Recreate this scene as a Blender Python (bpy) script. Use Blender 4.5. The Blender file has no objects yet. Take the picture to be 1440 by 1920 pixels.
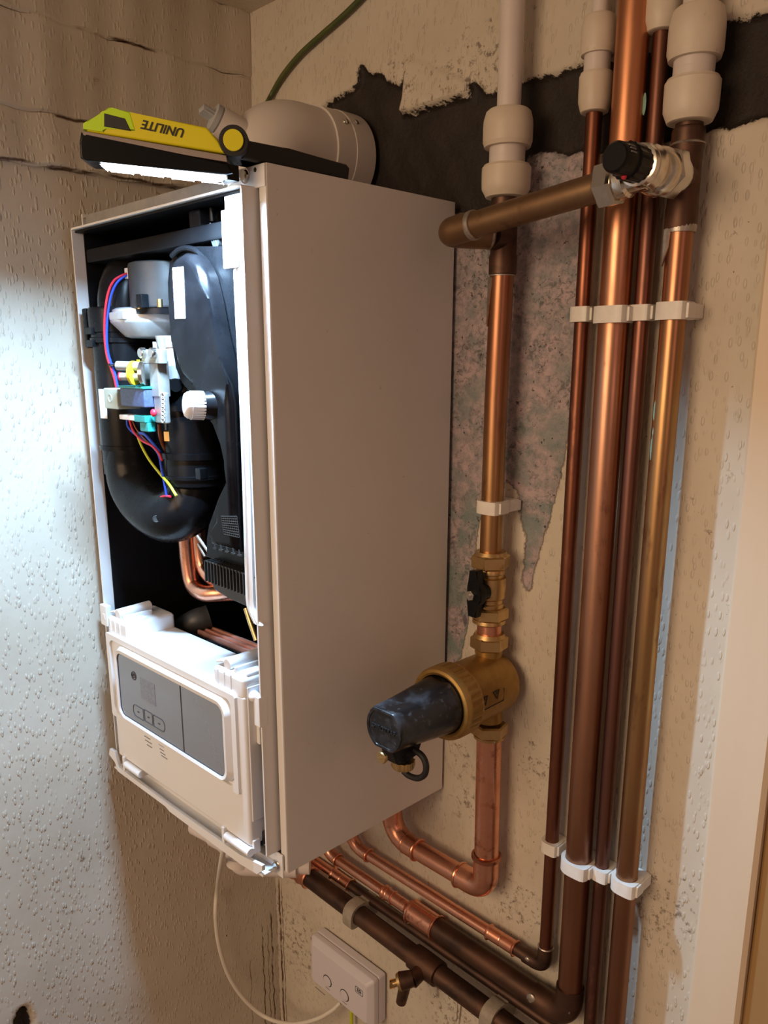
import bpy, bmesh, math, random
import numpy as np
from mathutils import Vector, Matrix

random.seed(7)
PI = math.pi
ZB = 1.15                       # height of the boiler's underside above the floor; everything is authored from there
COL = bpy.context.scene.collection

# ------------------------------------------------------------------ camera
CX, CY, FPX = 712.48, 1056.87, 1496.43
CAM = np.array([0.60754, -0.72297, 0.54036]); YAW, PIT, ROL = 0.788285, 0.248537, 0.001202
def cam_axes():
    f = np.array([-math.sin(YAW)*math.cos(PIT), math.cos(YAW)*math.cos(PIT), -math.sin(PIT)])
    r = np.array([math.cos(YAW), math.sin(YAW), 0.]); u = np.cross(r, f)
    c, s = math.cos(ROL), math.sin(ROL)
    return c*r+s*u, -s*r+c*u, f
RR, UU, FF = cam_axes()
def at(ax, val, u, v):          # point of the plane (axis = val) seen at a place of the photograph
    d = (u-CX)/FPX*RR-(v-CY)/FPX*UU+FF
    return Vector(CAM+(val-CAM[ax])/d[ax]*d)
def AX(x, u, v): return at(0, x, u, v)
def AY(y, u, v): return at(1, y, u, v)
def AZ(z, u, v): return at(2, z, u, v)

# ------------------------------------------------------------------ materials
def mat(name, c1, c2=None, scale=40, detail=4, rough=.5, rough2=None, metal=0., bump=0., bscale=None, bdist=.001,
        stretch=(1, 1, 1), lo=.35, hi=.65, c3=None, scale3=15, lo3=.55, hi3=.7, emis=None, spec=.5, coat=0., grads=()):
    m = bpy.data.materials.new(name); m.use_nodes = True
    nt = m.node_tree; N = nt.nodes; L = nt.links; p = N['Principled BSDF']
    p.inputs['Base Color'].default_value = (*c1, 1); p.inputs['Roughness'].default_value = rough
    p.inputs['Metallic'].default_value = metal; p.inputs['Specular IOR Level'].default_value = spec
    p.inputs['Coat Weight'].default_value = coat
    geo = N.new('ShaderNodeNewGeometry'); mp = N.new('ShaderNodeMapping'); mp.inputs['Scale'].default_value = stretch
    L.new(geo.outputs['Position'], mp.inputs['Vector'])
    def noise(sc, det=detail):
        n = N.new('ShaderNodeTexNoise'); n.inputs['Scale'].default_value = sc; n.inputs['Detail'].default_value = det
        n.inputs['Roughness'].default_value = .6; L.new(mp.outputs[0], n.inputs['Vector']); return n
    def ramp(src, a, b):
        r = N.new('ShaderNodeMapRange'); r.inputs['From Min'].default_value = a; r.inputs['From Max'].default_value = b
        L.new(src, r.inputs['Value']); return r.outputs['Result']
    col = None
    if c2 is not None:
        n = noise(scale); f = ramp(n.outputs['Fac'], lo, hi)
        mx = N.new('ShaderNodeMix'); mx.data_type = 'RGBA'
        mx.inputs['A'].default_value = (*c1, 1); mx.inputs['B'].default_value = (*c2, 1)
        L.new(f, mx.inputs['Factor']); col = mx.outputs['Result']
        if rough2 is not None:
            r = N.new('ShaderNodeMapRange'); r.inputs['To Min'].default_value = rough; r.inputs['To Max'].default_value = rough2
            L.new(f, r.inputs['Value']); L.new(r.outputs['Result'], p.inputs['Roughness'])
    if c3 is not None:
        n = noise(scale3); f = ramp(n.outputs['Fac'], lo3, hi3)
        mx = N.new('ShaderNodeMix'); mx.data_type = 'RGBA'; mx.inputs['B'].default_value = (*c3, 1)
        if col is None: mx.inputs['A'].default_value = (*c1, 1)
        else: L.new(col, mx.inputs['A'])
        L.new(f, mx.inputs['Factor']); col = mx.outputs['Result']
    for cg, za, zb in grads:                 # tarnish that changes along the length
        sx = N.new('ShaderNodeSeparateXYZ'); L.new(geo.outputs['Position'], sx.inputs[0])
        nn = noise(24, 3); ad = N.new('ShaderNodeMath'); ad.operation = 'MULTIPLY_ADD'; ad.inputs[1].default_value = .12
        L.new(nn.outputs['Fac'], ad.inputs[0]); L.new(sx.outputs[2], ad.inputs[2])
        f = ramp(ad.outputs[0], ZB+za+.06, ZB+zb+.06); mx = N.new('ShaderNodeMix'); mx.data_type = 'RGBA'; mx.inputs['B'].default_value = (*cg, 1)
        L.new(col, mx.inputs['A']); L.new(f, mx.inputs['Factor']); col = mx.outputs['Result']
    if col is not None: L.new(col, p.inputs['Base Color'])
    if bump:
        n = noise(bscale or scale, 3); b = N.new('ShaderNodeBump'); b.inputs['Strength'].default_value = bump
        b.inputs['Distance'].default_value = bdist
        L.new(n.outputs['Fac'], b.inputs['Height']); L.new(b.outputs['Normal'], p.inputs['Normal'])
    if emis:
        p.inputs['Emission Color'].default_value = (*emis[:3], 1); p.inputs['Emission Strength'].default_value = emis[3]
    return m

M = {}
M['white_metal'] = mat('white enamel', (.74, .73, .72), (.70, .69, .68), 6, rough=.42, bump=.04, bscale=300, c3=(.45, .38, .33), scale3=70, lo3=.70, hi3=.76)
M['white_lip'] = mat('white steel lip', (.76, .76, .77), rough=.35)
M['grey_steel'] = mat('galvanised steel', (.42, .42, .41), (.34, .34, .34), 60, rough=.45, metal=.4)
M['white_plastic'] = mat('white plastic', (.78, .79, .81), rough=.38)
M['liner'] = mat('black liner', (.004, .0045, .006), (.007, .0075, .009), 30, spec=.2, rough=.5, bump=.1, bscale=120)
M['black_plastic'] = mat('black plastic', (.0055, .006, .0075), (.009, .0095, .0115), 60, spec=.16, rough=.30, rough2=.24, bump=.03, bscale=400, c3=(.12, .12, .13), scale3=420, lo3=.74, hi3=.78)
M['black_gloss'] = mat('black glossy plastic', (.004, .004, .005), (.0075, .0075, .009), 30, spec=.16, rough=.20, rough2=.30)
M['black_sleeve'] = mat('scuffed black sleeve plastic', (.006, .006, .007), (.035, .036, .042), 38, rough=.30, rough2=.48, spec=.5, lo=.50, hi=.68, c3=(.05, .05, .056), scale3=150, lo3=.60, hi3=.70)
M['black_rubber'] = mat('black rubber', (.008, .008, .009), rough=.6)
M['dark_grey'] = mat('dark grey plastic', (.045, .047, .05), (.03, .032, .035), 40, rough=.45)
M['cast_alu'] = mat('cast aluminium', (.60, .61, .62), (.50, .51, .53), 60, rough=.42, metal=.25, bump=.1, bscale=220)
M['valve_grey'] = mat('grey zinc', (.42, .41, .38), (.32, .31, .29), 70, rough=.45, metal=.6)
M['steel'] = mat('bright steel', (.72, .71, .69), rough=.22, metal=1)
M['chrome'] = mat('chrome', (.78, .75, .70), (.66, .62, .56), 50, rough=.14, rough2=.28, metal=1)
M['brass'] = mat('brass', (.66, .47, .22), (.54, .37, .17), 60, rough=.3, rough2=.42, metal=1, c3=(.34, .2, .08), scale3=90, lo3=.64, hi3=.74)
M['brass_body'] = mat('gold lacquered brass', (.40, .245, .075), (.34, .20, .06), 120, rough=.42, metal=.75, bump=.12, bscale=700, bdist=.0004)
M['cu_new'] = mat('new copper', (.86, .44, .30), (.74, .34, .22), 35, rough=.24, rough2=.36, metal=1, c3=(.45, .17, .10), scale3=60, lo3=.60, hi3=.72)
M['cu_mid'] = mat('weathered copper', (.56, .31, .20), (.43, .215, .13), 30, rough=.32, rough2=.42, metal=1, stretch=(1, 1, .35), c3=(.28, .12, .07), scale3=60, lo3=.62, hi3=.74)
M['cu_dark'] = mat('browned copper', (.24, .095, .055), (.15, .06, .04), 40, rough=.36, rough2=.46, metal=.95, stretch=(1, 1, .3), c3=(.34, .15, .08), scale3=50, lo3=.6, hi3=.72)
M['cu_purple'] = mat('dark purple copper', (.21, .095, .065), (.14, .065, .05), 40, rough=.36, rough2=.48, metal=.95, stretch=(1, 1, .3), c3=(.36, .17, .10), scale3=40, lo3=.6, hi3=.75)
M['cu_gold'] = mat('golden tarnished copper', (.46, .28, .12), (.38, .19, .095), 26, rough=.32, rough2=.42, metal=1, stretch=(1, 1, .3), c3=(.26, .12, .06), scale3=60, lo3=.60, hi3=.72)
M['cu_rust'] = mat('reddish tarnished copper', (.36, .175, .10), (.26, .125, .075), 26, rough=.36, rough2=.46, metal=.95, stretch=(1, 1, .3), c3=(.18, .09, .06), scale3=50, lo3=.58, hi3=.72)
M['cu_dull'] = mat('dull brown copper', (.27, .17, .095), (.21, .125, .07), 26, rough=.42, rough2=.5, metal=.9, c3=(.14, .085, .05), scale3=40, lo3=.58, hi3=.7)
RUST = (.30, .145, .085)
M['cu_riser'] = mat('weathered bright copper riser', (.56, .31, .20), (.43, .215, .13), 30, rough=.30, rough2=.42, metal=1, stretch=(1, 1, .35), c3=(.24, .11, .07), scale3=60, lo3=.60, hi3=.72, grads=((RUST, .25, .02), ((.60, .27, .14), .55, .70)))
M['cu_gold_riser'] = mat('golden tarnished riser', (.48, .30, .13), (.36, .19, .09), 26, rough=.30, rough2=.42, metal=1, stretch=(1, 1, .3), c3=(.22, .11, .06), scale3=60, lo3=.58, hi3=.72, grads=((RUST, .15, -.02), ((.38, .18, .10), .50, .60)))
M['cu_left_riser'] = mat('tarnished copper beside the boiler', (.48, .29, .13), (.36, .19, .09), 26, rough=.30, rough2=.42, metal=1, stretch=(1, 1, .3), c3=(.22, .11, .06), scale3=60, lo3=.58, hi3=.72, grads=(((.34, .16, .09), .42, .54),))
M['cu_black'] = mat('blackened copper', (.085, .05, .038), (.14, .075, .05), 30, rough=.42, rough2=.55, metal=.85, stretch=(.4, 1, 1), c3=(.05, .035, .03), scale3=45, lo3=.5, hi3=.7)
M['cu_plate'] = mat('pinkish copper plate', (.80, .42, .33), (.66, .32, .24), 50, rough=.45, metal=.35)
M['solder'] = mat('grey solder', (.50, .47, .43), (.36, .31, .27), 160, rough=.42, metal=.9, bump=.3, bscale=300)
M['verdigris'] = mat('green verdigris', (.25, .45, .38), (.16, .25, .20), 120, rough=.8)
M['pushfit'] = mat('ivory push fit plastic', (.66, .59, .49), (.61, .53, .43), 30, rough=.45, c3=(.22, .15, .10), scale3=60, lo3=.69, hi3=.75)
M['pvc'] = mat('pinkish white pipe plastic', (.68, .62, .59), (.64, .58, .55), 20, rough=.4, c3=(.33, .25, .2), scale3=90, lo3=.70, hi3=.76)
M['clip'] = mat('white clip plastic', (.80, .78, .74), (.73, .70, .65), 60, rough=.42)
M['clip_grey'] = mat('grey stained clip plastic', (.40, .36, .30), (.30, .26, .21), 70, rough=.5)
M['flue'] = mat('white flue plastic', (.66, .61, .57), rough=.42)
M['flue_cap'] = mat('grey flue plug', (.40, .41, .42), rough=.5)
M['yellow'] = mat('yellow lamp plastic', (.72, .66, .012), rough=.4)
M['lime'] = mat('lime lamp rubber', (.50, .80, .01), rough=.45)
M['lamp_grey'] = mat('grey lamp seam', (.30, .25, .23), rough=.5)
M['led'] = mat('lit lamp lens', (.9, .95, 1), rough=.3, emis=(.86, .94, 1., 22))
M['ink'] = mat('black ink', (.02, .02, .02), rough=.6)
M['ink_grey'] = mat('grey print', (.22, .22, .24), rough=.6)
M['sticker'] = mat('white sticker', (.82, .82, .82), rough=.5)
M['display'] = mat('silver grey mirrored panel', (.40, .41, .44), rough=.2, metal=.7, spec=.5, bump=.05, bscale=90)
M['panel_line'] = mat('dark panel line', (.05, .05, .06), rough=.4)
M['screen'] = mat('dim display window', (.33, .33, .36), (.26, .26, .30), 300, rough=.2, metal=.5)
M['receiver'] = mat('lilac white moulded plastic', (.66, .63, .68), rough=.42)
M['cable_white'] = mat('white cable', (.72, .68, .60), rough=.5)
M['cable_green'] = mat('green earth cable', (.05, .075, .02), (.09, .10, .02), 30, rough=.5)
M['red'] = mat('red wire', (.62, .02, .05), rough=.4)
M['blue'] = mat('blue wire', (.02, .07, .60), rough=.4)
M['yg'] = mat('yellow green wire', (.55, .62, .03), rough=.4)
M['brown_wire'] = mat('brown capillary', (.28, .085, .03), rough=.4, metal=.5)
M['coil'] = mat('blue coil', (.045, .065, .15), (.075, .10, .21), 300, rough=.45)
M['coil_cap'] = mat('pale green coil plug', (.46, .55, .50), rough=.5)
M['teal'] = mat('teal connector', (.02, .28, .27), rough=.4)
M['valve_yellow'] = mat('yellow plastic dial', (.66, .56, .02), rough=.4)
M['wood'] = mat('cream painted timber', (.70, .59, .45), (.66, .54, .40), 14, rough=.5, stretch=(1, 1, .12), c3=(.40, .25, .13), scale3=22, lo3=.70, hi3=.82)
M['wood_edge'] = mat('varnished timber edge', (.38, .24, .10), (.33, .20, .08), 18, rough=.5, stretch=(1, 1, .1))
M['floor'] = mat('floor boards', (.22, .15, .10), (.17, .11, .07), 8, rough=.6)

# ------------------------------------------------------------------ mesh building
def rounded(path, r, seg=8):                # polyline with filleted corners
    path = [Vector(p) for p in path]; out = [path[0]]
    rs = r if isinstance(r, (list, tuple)) else [r]*(len(path)-2)
    for i in range(1, len(path)-1):
        a, b, c = path[i-1], path[i], path[i+1]
        d0 = (a-b); d1 = (c-b); k = min(rs[i-1], d0.length*.49 if i > 1 else d0.length*.95, d1.length*.49 if i < len(path)-2 else d1.length*.95)
        p0 = b+d0.normalized()*k; p1 = b+d1.normalized()*k
        for j in range(seg+1):
            t = j/seg
            out.append(p0*(1-t)**2+b*2*t*(1-t)+p1*t*t)
    out.append(path[-1]); return out
def smooth_path(pts, n=10):                 # Catmull-Rom through the points
    P = [Vector(p) for p in pts]; P = [P[0]*2-P[1]]+P+[P[-1]*2-P[-2]]; out = []
    for i in range(1, len(P)-2):
        for j in range(n):
            t = j/n; a, b, c, d = P[i-1:i+3]
            out.append(.5*((2*b)+(c-a)*t+(2*a-5*b+4*c-d)*t*t+(3*b-a-3*c+d)*t**3))
    out.append(P[-2]); return out

class B:
    def __init__(s): s.bm = bmesh.new()
    def box(s, x0, x1, y0, y1, z0, z1, bev=0., seg=2):
        r = bmesh.ops.create_cube(s.bm, size=1)
        vs = r['verts']
        for v in vs: v.co = Vector(((x0+x1)/2+v.co.x*(x1-x0), (y0+y1)/2+v.co.y*(y1-y0), (z0+z1)/2+v.co.z*(z1-z0)))
        if bev:
            es = list({e for v in vs for e in v.link_edges})
            bmesh.ops.bevel(s.bm, geom=es, offset=bev, segments=seg, affect='EDGES', profile=.5, clamp_overlap=True)
        return s
    def obox(s, c, ax, ay, az, sx, sy, sz, bev=0., seg=2):     # oriented box
        r = bmesh.ops.create_cube(s.bm, size=1); vs = r['verts']
        ax, ay, az = Vector(ax).normalized(), Vector(ay).normalized(), Vector(az).normalized()
        for v in vs: v.co = Vector(c)+ax*(v.co.x*sx)+ay*(v.co.y*sy)+az*(v.co.z*sz)
        if bev:
            es = list({e for v in vs for e in v.link_edges})
            bmesh.ops.bevel(s.bm, geom=es, offset=bev, segments=seg, affect='EDGES', profile=.5, clamp_overlap=True)
        return s
    def rings(s, rings, cap=True, closed=True):
        rows = [[s.bm.verts.new(p) for p in r] for r in rings]
        n = len(rows[0])
        for a, b in zip(rows, rows[1:]):
            for i in range(n if closed else n-1):
                j = (i+1) % n
                try: s.bm.faces.new((a[i], a[j], b[j], b[i]))
                except ValueError: pass
        if cap:
            for r in (rows[0], rows[-1]):
                try: s.bm.faces.new(r)
                except ValueError: pass
        return s
    def tube(s, path, r, n=20, cap=True, radii=None):
        P = [Vector(p) for p in path]; P2 = [P[0]]
        for p in P[1:]:
            if (p-P2[-1]).length > 1e-6: P2.append(p)
        P = P2; T = []
        for i in range(len(P)):
            a = P[max(i-1, 0)]; b = P[min(i+1, len(P)-1)]; T.append((b-a).normalized())
        t = T[0]; ref = Vector((0, 0, 1)) if abs(t.z) < .9 else Vector((1, 0, 0)); u = t.cross(ref).normalized(); rings = []
        for i, p in enumerate(P):
            u = (u-T[i]*u.dot(T[i])).normalized(); w = T[i].cross(u)
            rr = radii[i] if radii else r
            rings.append([p+(u*math.cos(2*PI*k/n)+w*math.sin(2*PI*k/n))*rr for k in range(n)])
        return s.rings(rings, cap)
    def lathe(s, prof, o, d, n=28, cap=True):                   # prof: (distance along d, radius)
        o = Vector(o); d = Vector(d).normalized(); ref = Vector((0, 0, 1)) if abs(d.z) < .9 else Vector((1, 0, 0))
        u = d.cross(ref).normalized(); w = d.cross(u)
        return s.rings([[o+d*t+(u*math.cos(2*PI*k/n)+w*math.sin(2*PI*k/n))*max(r, 1e-5) for k in range(n)] for t, r in prof], cap)
    def cyl(s, p0, p1, r, r1=None, n=24, bev=0.):
        p0, p1 = Vector(p0), Vector(p1); L = (p1-p0).length; r1 = r if r1 is None else r1
        pr = [(0, r), (L, r1)] if not bev else [(0, r-bev), (bev*.3, r-bev*.3), (bev, r), (L-bev, r1), (L-bev*.3, r1-bev*.3), (L, r1-bev)]
        return s.lathe(pr, p0, p1-p0, n)
    def hexnut(s, p0, p1, af, rot=0., ch=.0018):               # af = across-corner radius
        p0, p1 = Vector(p0), Vector(p1); d = (p1-p0); L = d.length; d.normalize()
        ref = Vector((0, 0, 1)) if abs(d.z) < .9 else Vector((1, 0, 0)); u = d.cross(ref).normalized(); w = d.cross(u)
        def ring(t, k, n=6): return [p0+d*t+(u*math.cos(rot+2*PI*i/n)+w*math.sin(rot+2*PI*i/n))*k for i in range(n)]
        s.rings([ring(0, af-ch*1.3), ring(ch, af), ring(L-ch, af), ring(L, af-ch*1.3)])
        return s
    def prism(s, pts, vec, bev=0., seg=3, front_only=False):
        pts = [Vector(p) for p in pts]; vec = Vector(vec)
        a = [s.bm.verts.new(p) for p in pts]; b = [s.bm.verts.new(p+vec) for p in pts]; n = len(pts)
        s.bm.faces.new(a); s.bm.faces.new(b[::-1])
        for i in range(n): s.bm.faces.new((a[i], b[i], b[(i+1) % n], a[(i+1) % n]))
        if bev:
            es = [e for i in range(n) for e in a[i].link_edges if e.other_vert(a[i]) in a]
            if not front_only:
                es += [e for i in range(n) for e in b[i].link_edges if e.other_vert(b[i]) in b]
            bmesh.ops.bevel(s.bm, geom=list(set(es)), offset=bev, segments=seg, affect='EDGES', profile=.5, clamp_overlap=True)
        return s
    def sphere(s, c, r, sc=(1, 1, 1), n=20):
        rs = bmesh.ops.create_uvsphere(s.bm, u_segments=n, v_segments=n//2+2, radius=r)
        for v in rs['verts']: v.co = Vector(c)+Vector((v.co.x*sc[0], v.co.y*sc[1], v.co.z*sc[2]))
        return s
    def ring(s, c, d, r, w, n=28, m=8):                        # torus
        c = Vector(c); d = Vector(d).normalized(); ref = Vector((0, 0, 1)) if abs(d.z) < .9 else Vector((1, 0, 0))
        u = d.cross(ref).normalized(); v = d.cross(u); rows = []
        for i in range(n):
            a = 2*PI*i/n; e = u*math.cos(a)+v*math.sin(a)
            rows.append([c+e*(r+w*math.cos(2*PI*k/m))+d*(w*math.sin(2*PI*k/m)) for k in range(m)])
        rows.append(rows[0]); rr = [[s.bm.verts.new(p) for p in r_] for r_ in rows[:-1]]; rr.append(rr[0])
        for a, b in zip(rr, rr[1:]):
            for k in range(m): s.bm.faces.new((a[k], a[(k+1) % m], b[(k+1) % m], b[k]))
        return s
    def frame(s, outer, inner, vec):                           # extruded ring between two equal-length loops
        o = [Vector(p) for p in outer]; i_ = [Vector(p) for p in inner]; vec = Vector(vec); n = len(o)
        A = [s.bm.verts.new(p) for p in o]; Bv = [s.bm.verts.new(p) for p in i_]
        C = [s.bm.verts.new(p+vec) for p in o]; D = [s.bm.verts.new(p+vec) for p in i_]
        for k in range(n):
            j = (k+1) % n
            for f in ((A[k], A[j], Bv[j], Bv[k]), (C[k], D[k], D[j], C[j]), (A[k], C[k], C[j], A[j]), (Bv[k], Bv[j], D[j], D[k])): s.bm.faces.new(f)
        return s
    def build(s, name, m, parent=None, loc=None, smooth=38, **kw):
        bmesh.ops.recalc_face_normals(s.bm, faces=s.bm.faces)
        for f in s.bm.faces: f.smooth = True
        lim = math.radians(smooth)
        for e in s.bm.edges:
            if len(e.link_faces) == 2 and e.calc_face_angle(0) > lim: e.smooth = False
        root = parent
        while root is not None and root.parent is not None: root = root.parent
        off = Vector(root.location) if root is not None else Vector(loc or (0, 0, 0))
        if off.length: bmesh.ops.translate(s.bm, verts=s.bm.verts, vec=-off)
        me = bpy.data.meshes.new(name); s.bm.to_mesh(me); s.bm.free()
        me.materials.append(M[m] if isinstance(m, str) else m)
        o = bpy.data.objects.new(name, me); COL.objects.link(o)
        if parent is not None: o.parent = parent
        else: o.location = off
        wn = o.modifiers.new('weighted', 'WEIGHTED_NORMAL'); wn.keep_sharp = True; wn.weight = 80
        return tag(o, **kw)

def tag(o, label=None, cat=None, group=None, kind=None):
    if label: o['label'] = label
    if cat: o['category'] = cat
    if group: o['group'] = group
    if kind: o['kind'] = kind
    return o
def thing(name, loc, label, cat, group=None):
    o = bpy.data.objects.new(name, None); COL.objects.link(o); o.location = loc; o.empty_display_size = .02
    return tag(o, label, cat, group)
def rrect(x0, x1, z0, z1, y, r, n=6):       # rounded rectangle in the plane y
    pts = []
    for cx, cz, a0 in ((x1-r, z1-r, 0), (x0+r, z1-r, PI/2), (x0+r, z0+r, PI), (x1-r, z0+r, 1.5*PI)):
        for k in range(n+1):
            a = a0+PI/2*k/n; pts.append(Vector((cx+r*math.cos(a), y, cz+r*math.sin(a))))
    return pts
def lettering(name, txt, size, origin, right, up, m, parent, ext=.0002, align='CENTER', shear=0.):
    cu = bpy.data.curves.new(name, 'FONT'); cu.body = txt; cu.size = size; cu.extrude = ext; cu.align_x = align; cu.align_y = 'CENTER'; cu.shear = shear; cu.offset = size*.018
    tmp = bpy.data.objects.new(name+'_src', cu); COL.objects.link(tmp)
    dg = bpy.context.evaluated_depsgraph_get(); me = bpy.data.meshes.new_from_object(tmp.evaluated_get(dg))
    bpy.data.objects.remove(tmp); bpy.data.curves.remove(cu)
    r = Vector(right).normalized(); u = Vector(up).normalized(); n = r.cross(u)
    mw = Matrix((r, u, n)).transposed().to_4x4(); mw.translation = Vector(origin)
    root = parent
    while root.parent is not None: root = root.parent
    me.transform(Matrix.Translation(-Vector(root.location)) @ mw)
    me.materials.clear(); me.materials.append(M[m])
    o = bpy.data.objects.new(name, me); COL.objects.link(o); o.parent = parent
    return o
def copy_tree(o, parent=None):
    c = o.copy(); COL.objects.link(c); c.parent = parent
    for ch in list(o.children): copy_tree(ch, c)
    return c

# ------------------------------------------------------------------ walls
XL = -.376                                   # left wall
def sdf(px, pz, poly):
    inside = np.zeros(px.shape, bool); d = np.full(px.shape, 1e9); n = len(poly)
    for i in range(n):
        x0, z0 = poly[i]; x1, z1 = poly[(i+1) % n]
        ex, ez = x1-x0, z1-z0; wx, wz = px-x0, pz-z0
        t = np.clip((wx*ex+wz*ez)/(ex*ex+ez*ez+1e-12), 0, 1)
        d = np.minimum(d, (wx-t*ex)**2+(wz-t*ez)**2)
        c = ((z0 <= pz) & (z1 > pz)) | ((z1 <= pz) & (z0 > pz))
        xi = x0+(pz-z0)/(ez if abs(ez) > 1e-9 else 1e-9)*ex
        inside ^= c & (px < xi)
    d = np.sqrt(d); return np.where(inside, -d, d)
def wall_poly(px): return [(p.x, p.z) for p in (AY(0, u, v) for u, v in px)]
DARK = wall_poly([(560, 330), (585, 235), (607, 196), (617, 190), (640, 178), (661, 166), (671, 150), (669, 133), (674, 119), (681, 126), (688, 136), (696, 140), (705, 138), (716, 142),
    (722, 152), (736, 156), (744, 162), (755, 160), (755, 118), (750, 214), (770, 213), (800, 201), (820, 195), (850, 186), (880, 182), (882, 158), (886, 150), (895, 160), (910, 175), (926, 176), (940, 172),
    (985, 150), (1000, 148), (1040, 140), (1080, 123), (1100, 118), (1150, 112), (1210, 105), (1260, 88), (1345, 45), (1400, 33), (1470, 12), (1560, 0), (1560, 190), (1470, 212), (1440, 217), (1415, 224),
    (1390, 231), (1366, 242), (1352, 236), (1335, 240), (1310, 252), (1260, 262), (1180, 275), (1130, 290), (1095, 288), (1088, 280), (1060, 291), (1030, 280), (1005, 284), (985, 292), (975, 330),
    (960, 372), (930, 385), (905, 392), (870, 398), (820, 400), (740, 380), (640, 350)])
FLAP = wall_poly([(756, 112), (757, 160), (752, 214), (770, 214), (800, 202), (822, 197), (850, 188), (879, 182), (883, 158), (874, 148), (860, 140), (830, 130), (790, 112)])
BARE = wall_poly([(760, 420), (830, 395), (900, 385), (960, 372), (975, 320), (988, 290), (1040, 280), (1088, 276), (1100, 300), (1094, 420), (1088, 540), (1083, 640), (1078, 700), (1069, 770), (1062, 825), (1052, 880), (1040, 930),
    (1030, 970), (1018, 1005), (1008, 1040), (999, 1075), (995, 1102), (987, 1105), (979, 1092), (983, 1050), (986, 1012), (978, 985), (973, 950), (970, 925), (960, 908), (948, 900), (940, 915), (930, 950), (912, 962), (899, 968),
    (892, 1010), (889, 1040), (884, 1080), (880, 1130), (876, 1170), (870, 1200), (864, 1232), (850, 1245), (760, 1255)])

def grid(xs, zs):
    X, Z = np.meshgrid(xs, zs); nx, nz = len(xs), len(zs)
    i = np.arange(nx*nz).reshape(nz, nx)
    q = np.stack([i[:-1, :-1], i[:-1, 1:], i[1:, 1:], i[1:, :-1]], -1).reshape(-1, 4)
    return X.ravel(), Z.ravel(), q
def mesh_from(name, co, quads, attrs, m):
    me = bpy.data.meshes.new(name); me.vertices.add(len(co)); me.vertices.foreach_set('co', co.astype(np.float32).ravel())
    me.loops.add(quads.size); me.loops.foreach_set('vertex_index', quads.ravel().astype(np.int32))
    me.polygons.add(len(quads)); me.polygons.foreach_set('loop_start', np.arange(0, quads.size, 4, dtype=np.int32))
    me.polygons.foreach_set('use_smooth', np.ones(len(quads), bool))
    for k, v in attrs.items():
        a = me.attributes.new(k, 'FLOAT', 'POINT'); a.data.foreach_set('value', v.astype(np.float32))
    me.update(calc_edges=True); me.validate(); me.materials.append(m)
    o = bpy.data.objects.new(name, me); COL.objects.link(o); return o

class G:                                     # small node-graph helper
    def __init__(s, name):
        s.m = bpy.data.materials.new(name); s.m.use_nodes = True; s.N = s.m.node_tree.nodes; s.L = s.m.node_tree.links
        s.p = s.N['Principled BSDF']; g = s.N.new('ShaderNodeNewGeometry'); s.pos = g.outputs['Position']
    def _in(s, sock, v):
        if isinstance(v, (int, float)): sock.default_value = v
        elif isinstance(v, tuple): sock.default_value = (*v, 1) if len(v) == 3 and sock.type == 'RGBA' else v
        else: s.L.new(v, sock)
    def math(s, op, a, b=0., c=None, clamp=False):
        n = s.N.new('ShaderNodeMath'); n.operation = op; n.use_clamp = clamp
        s._in(n.inputs[0], a); s._in(n.inputs[1], b)
        if c is not None: s._in(n.inputs[2], c)
        return n.outputs[0]
    def mapping(s, scale=(1, 1, 1), rot=(0, 0, 0), loc=(0, 0, 0), vec=None):
        n = s.N.new('ShaderNodeMapping'); n.inputs['Scale'].default_value = scale; n.inputs['Rotation'].default_value = rot; n.inputs['Location'].default_value = loc
        s.L.new(vec or s.pos, n.inputs['Vector']); return n.outputs[0]
    def noise(s, sc, det=4, rough=.6, vec=None, dist=0.):
        n = s.N.new('ShaderNodeTexNoise'); n.inputs['Scale'].default_value = sc; n.inputs['Detail'].default_value = det; n.inputs['Roughness'].default_value = rough
        n.inputs['Distortion'].default_value = dist; s.L.new(vec or s.pos, n.inputs['Vector']); return n.outputs['Fac']
    def voronoi(s, sc, vec=None, rnd=1.):
        n = s.N.new('ShaderNodeTexVoronoi'); n.inputs['Scale'].default_value = sc; n.inputs['Randomness'].default_value = rnd; s.L.new(vec or s.pos, n.inputs['Vector']); return n.outputs['Distance']
    def ramp(s, v, a, b, c=0., d=1., smooth=False):
        n = s.N.new('ShaderNodeMapRange'); n.interpolation_type = 'SMOOTHSTEP' if smooth else 'LINEAR'
        s._in(n.inputs['Value'], v)
        for k, x in (('From Min', a), ('From Max', b), ('To Min', c), ('To Max', d)): n.inputs[k].default_value = x
        return n.outputs['Result']
    def mix(s, f, a, b):
        n = s.N.new('ShaderNodeMix'); n.data_type = 'RGBA'; s._in(n.inputs['Factor'], f); s._in(n.inputs['A'], a); s._in(n.inputs['B'], b); return n.outputs['Result']
    def attr(s, name):
        n = s.N.new('ShaderNodeAttribute'); n.attribute_name = name; return n.outputs['Fac']
    def xyz(s):
        n = s.N.new('ShaderNodeSeparateXYZ'); s.L.new(s.pos, n.inputs[0]); return n.outputs
    def bump(s, h, strength, dist):
        n = s.N.new('ShaderNodeBump'); s._in(n.inputs['Height'], h); n.inputs['Strength'].default_value = strength; n.inputs['Distance'].default_value = dist
        s.L.new(n.outputs['Normal'], s.p.inputs['Normal'])

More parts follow.
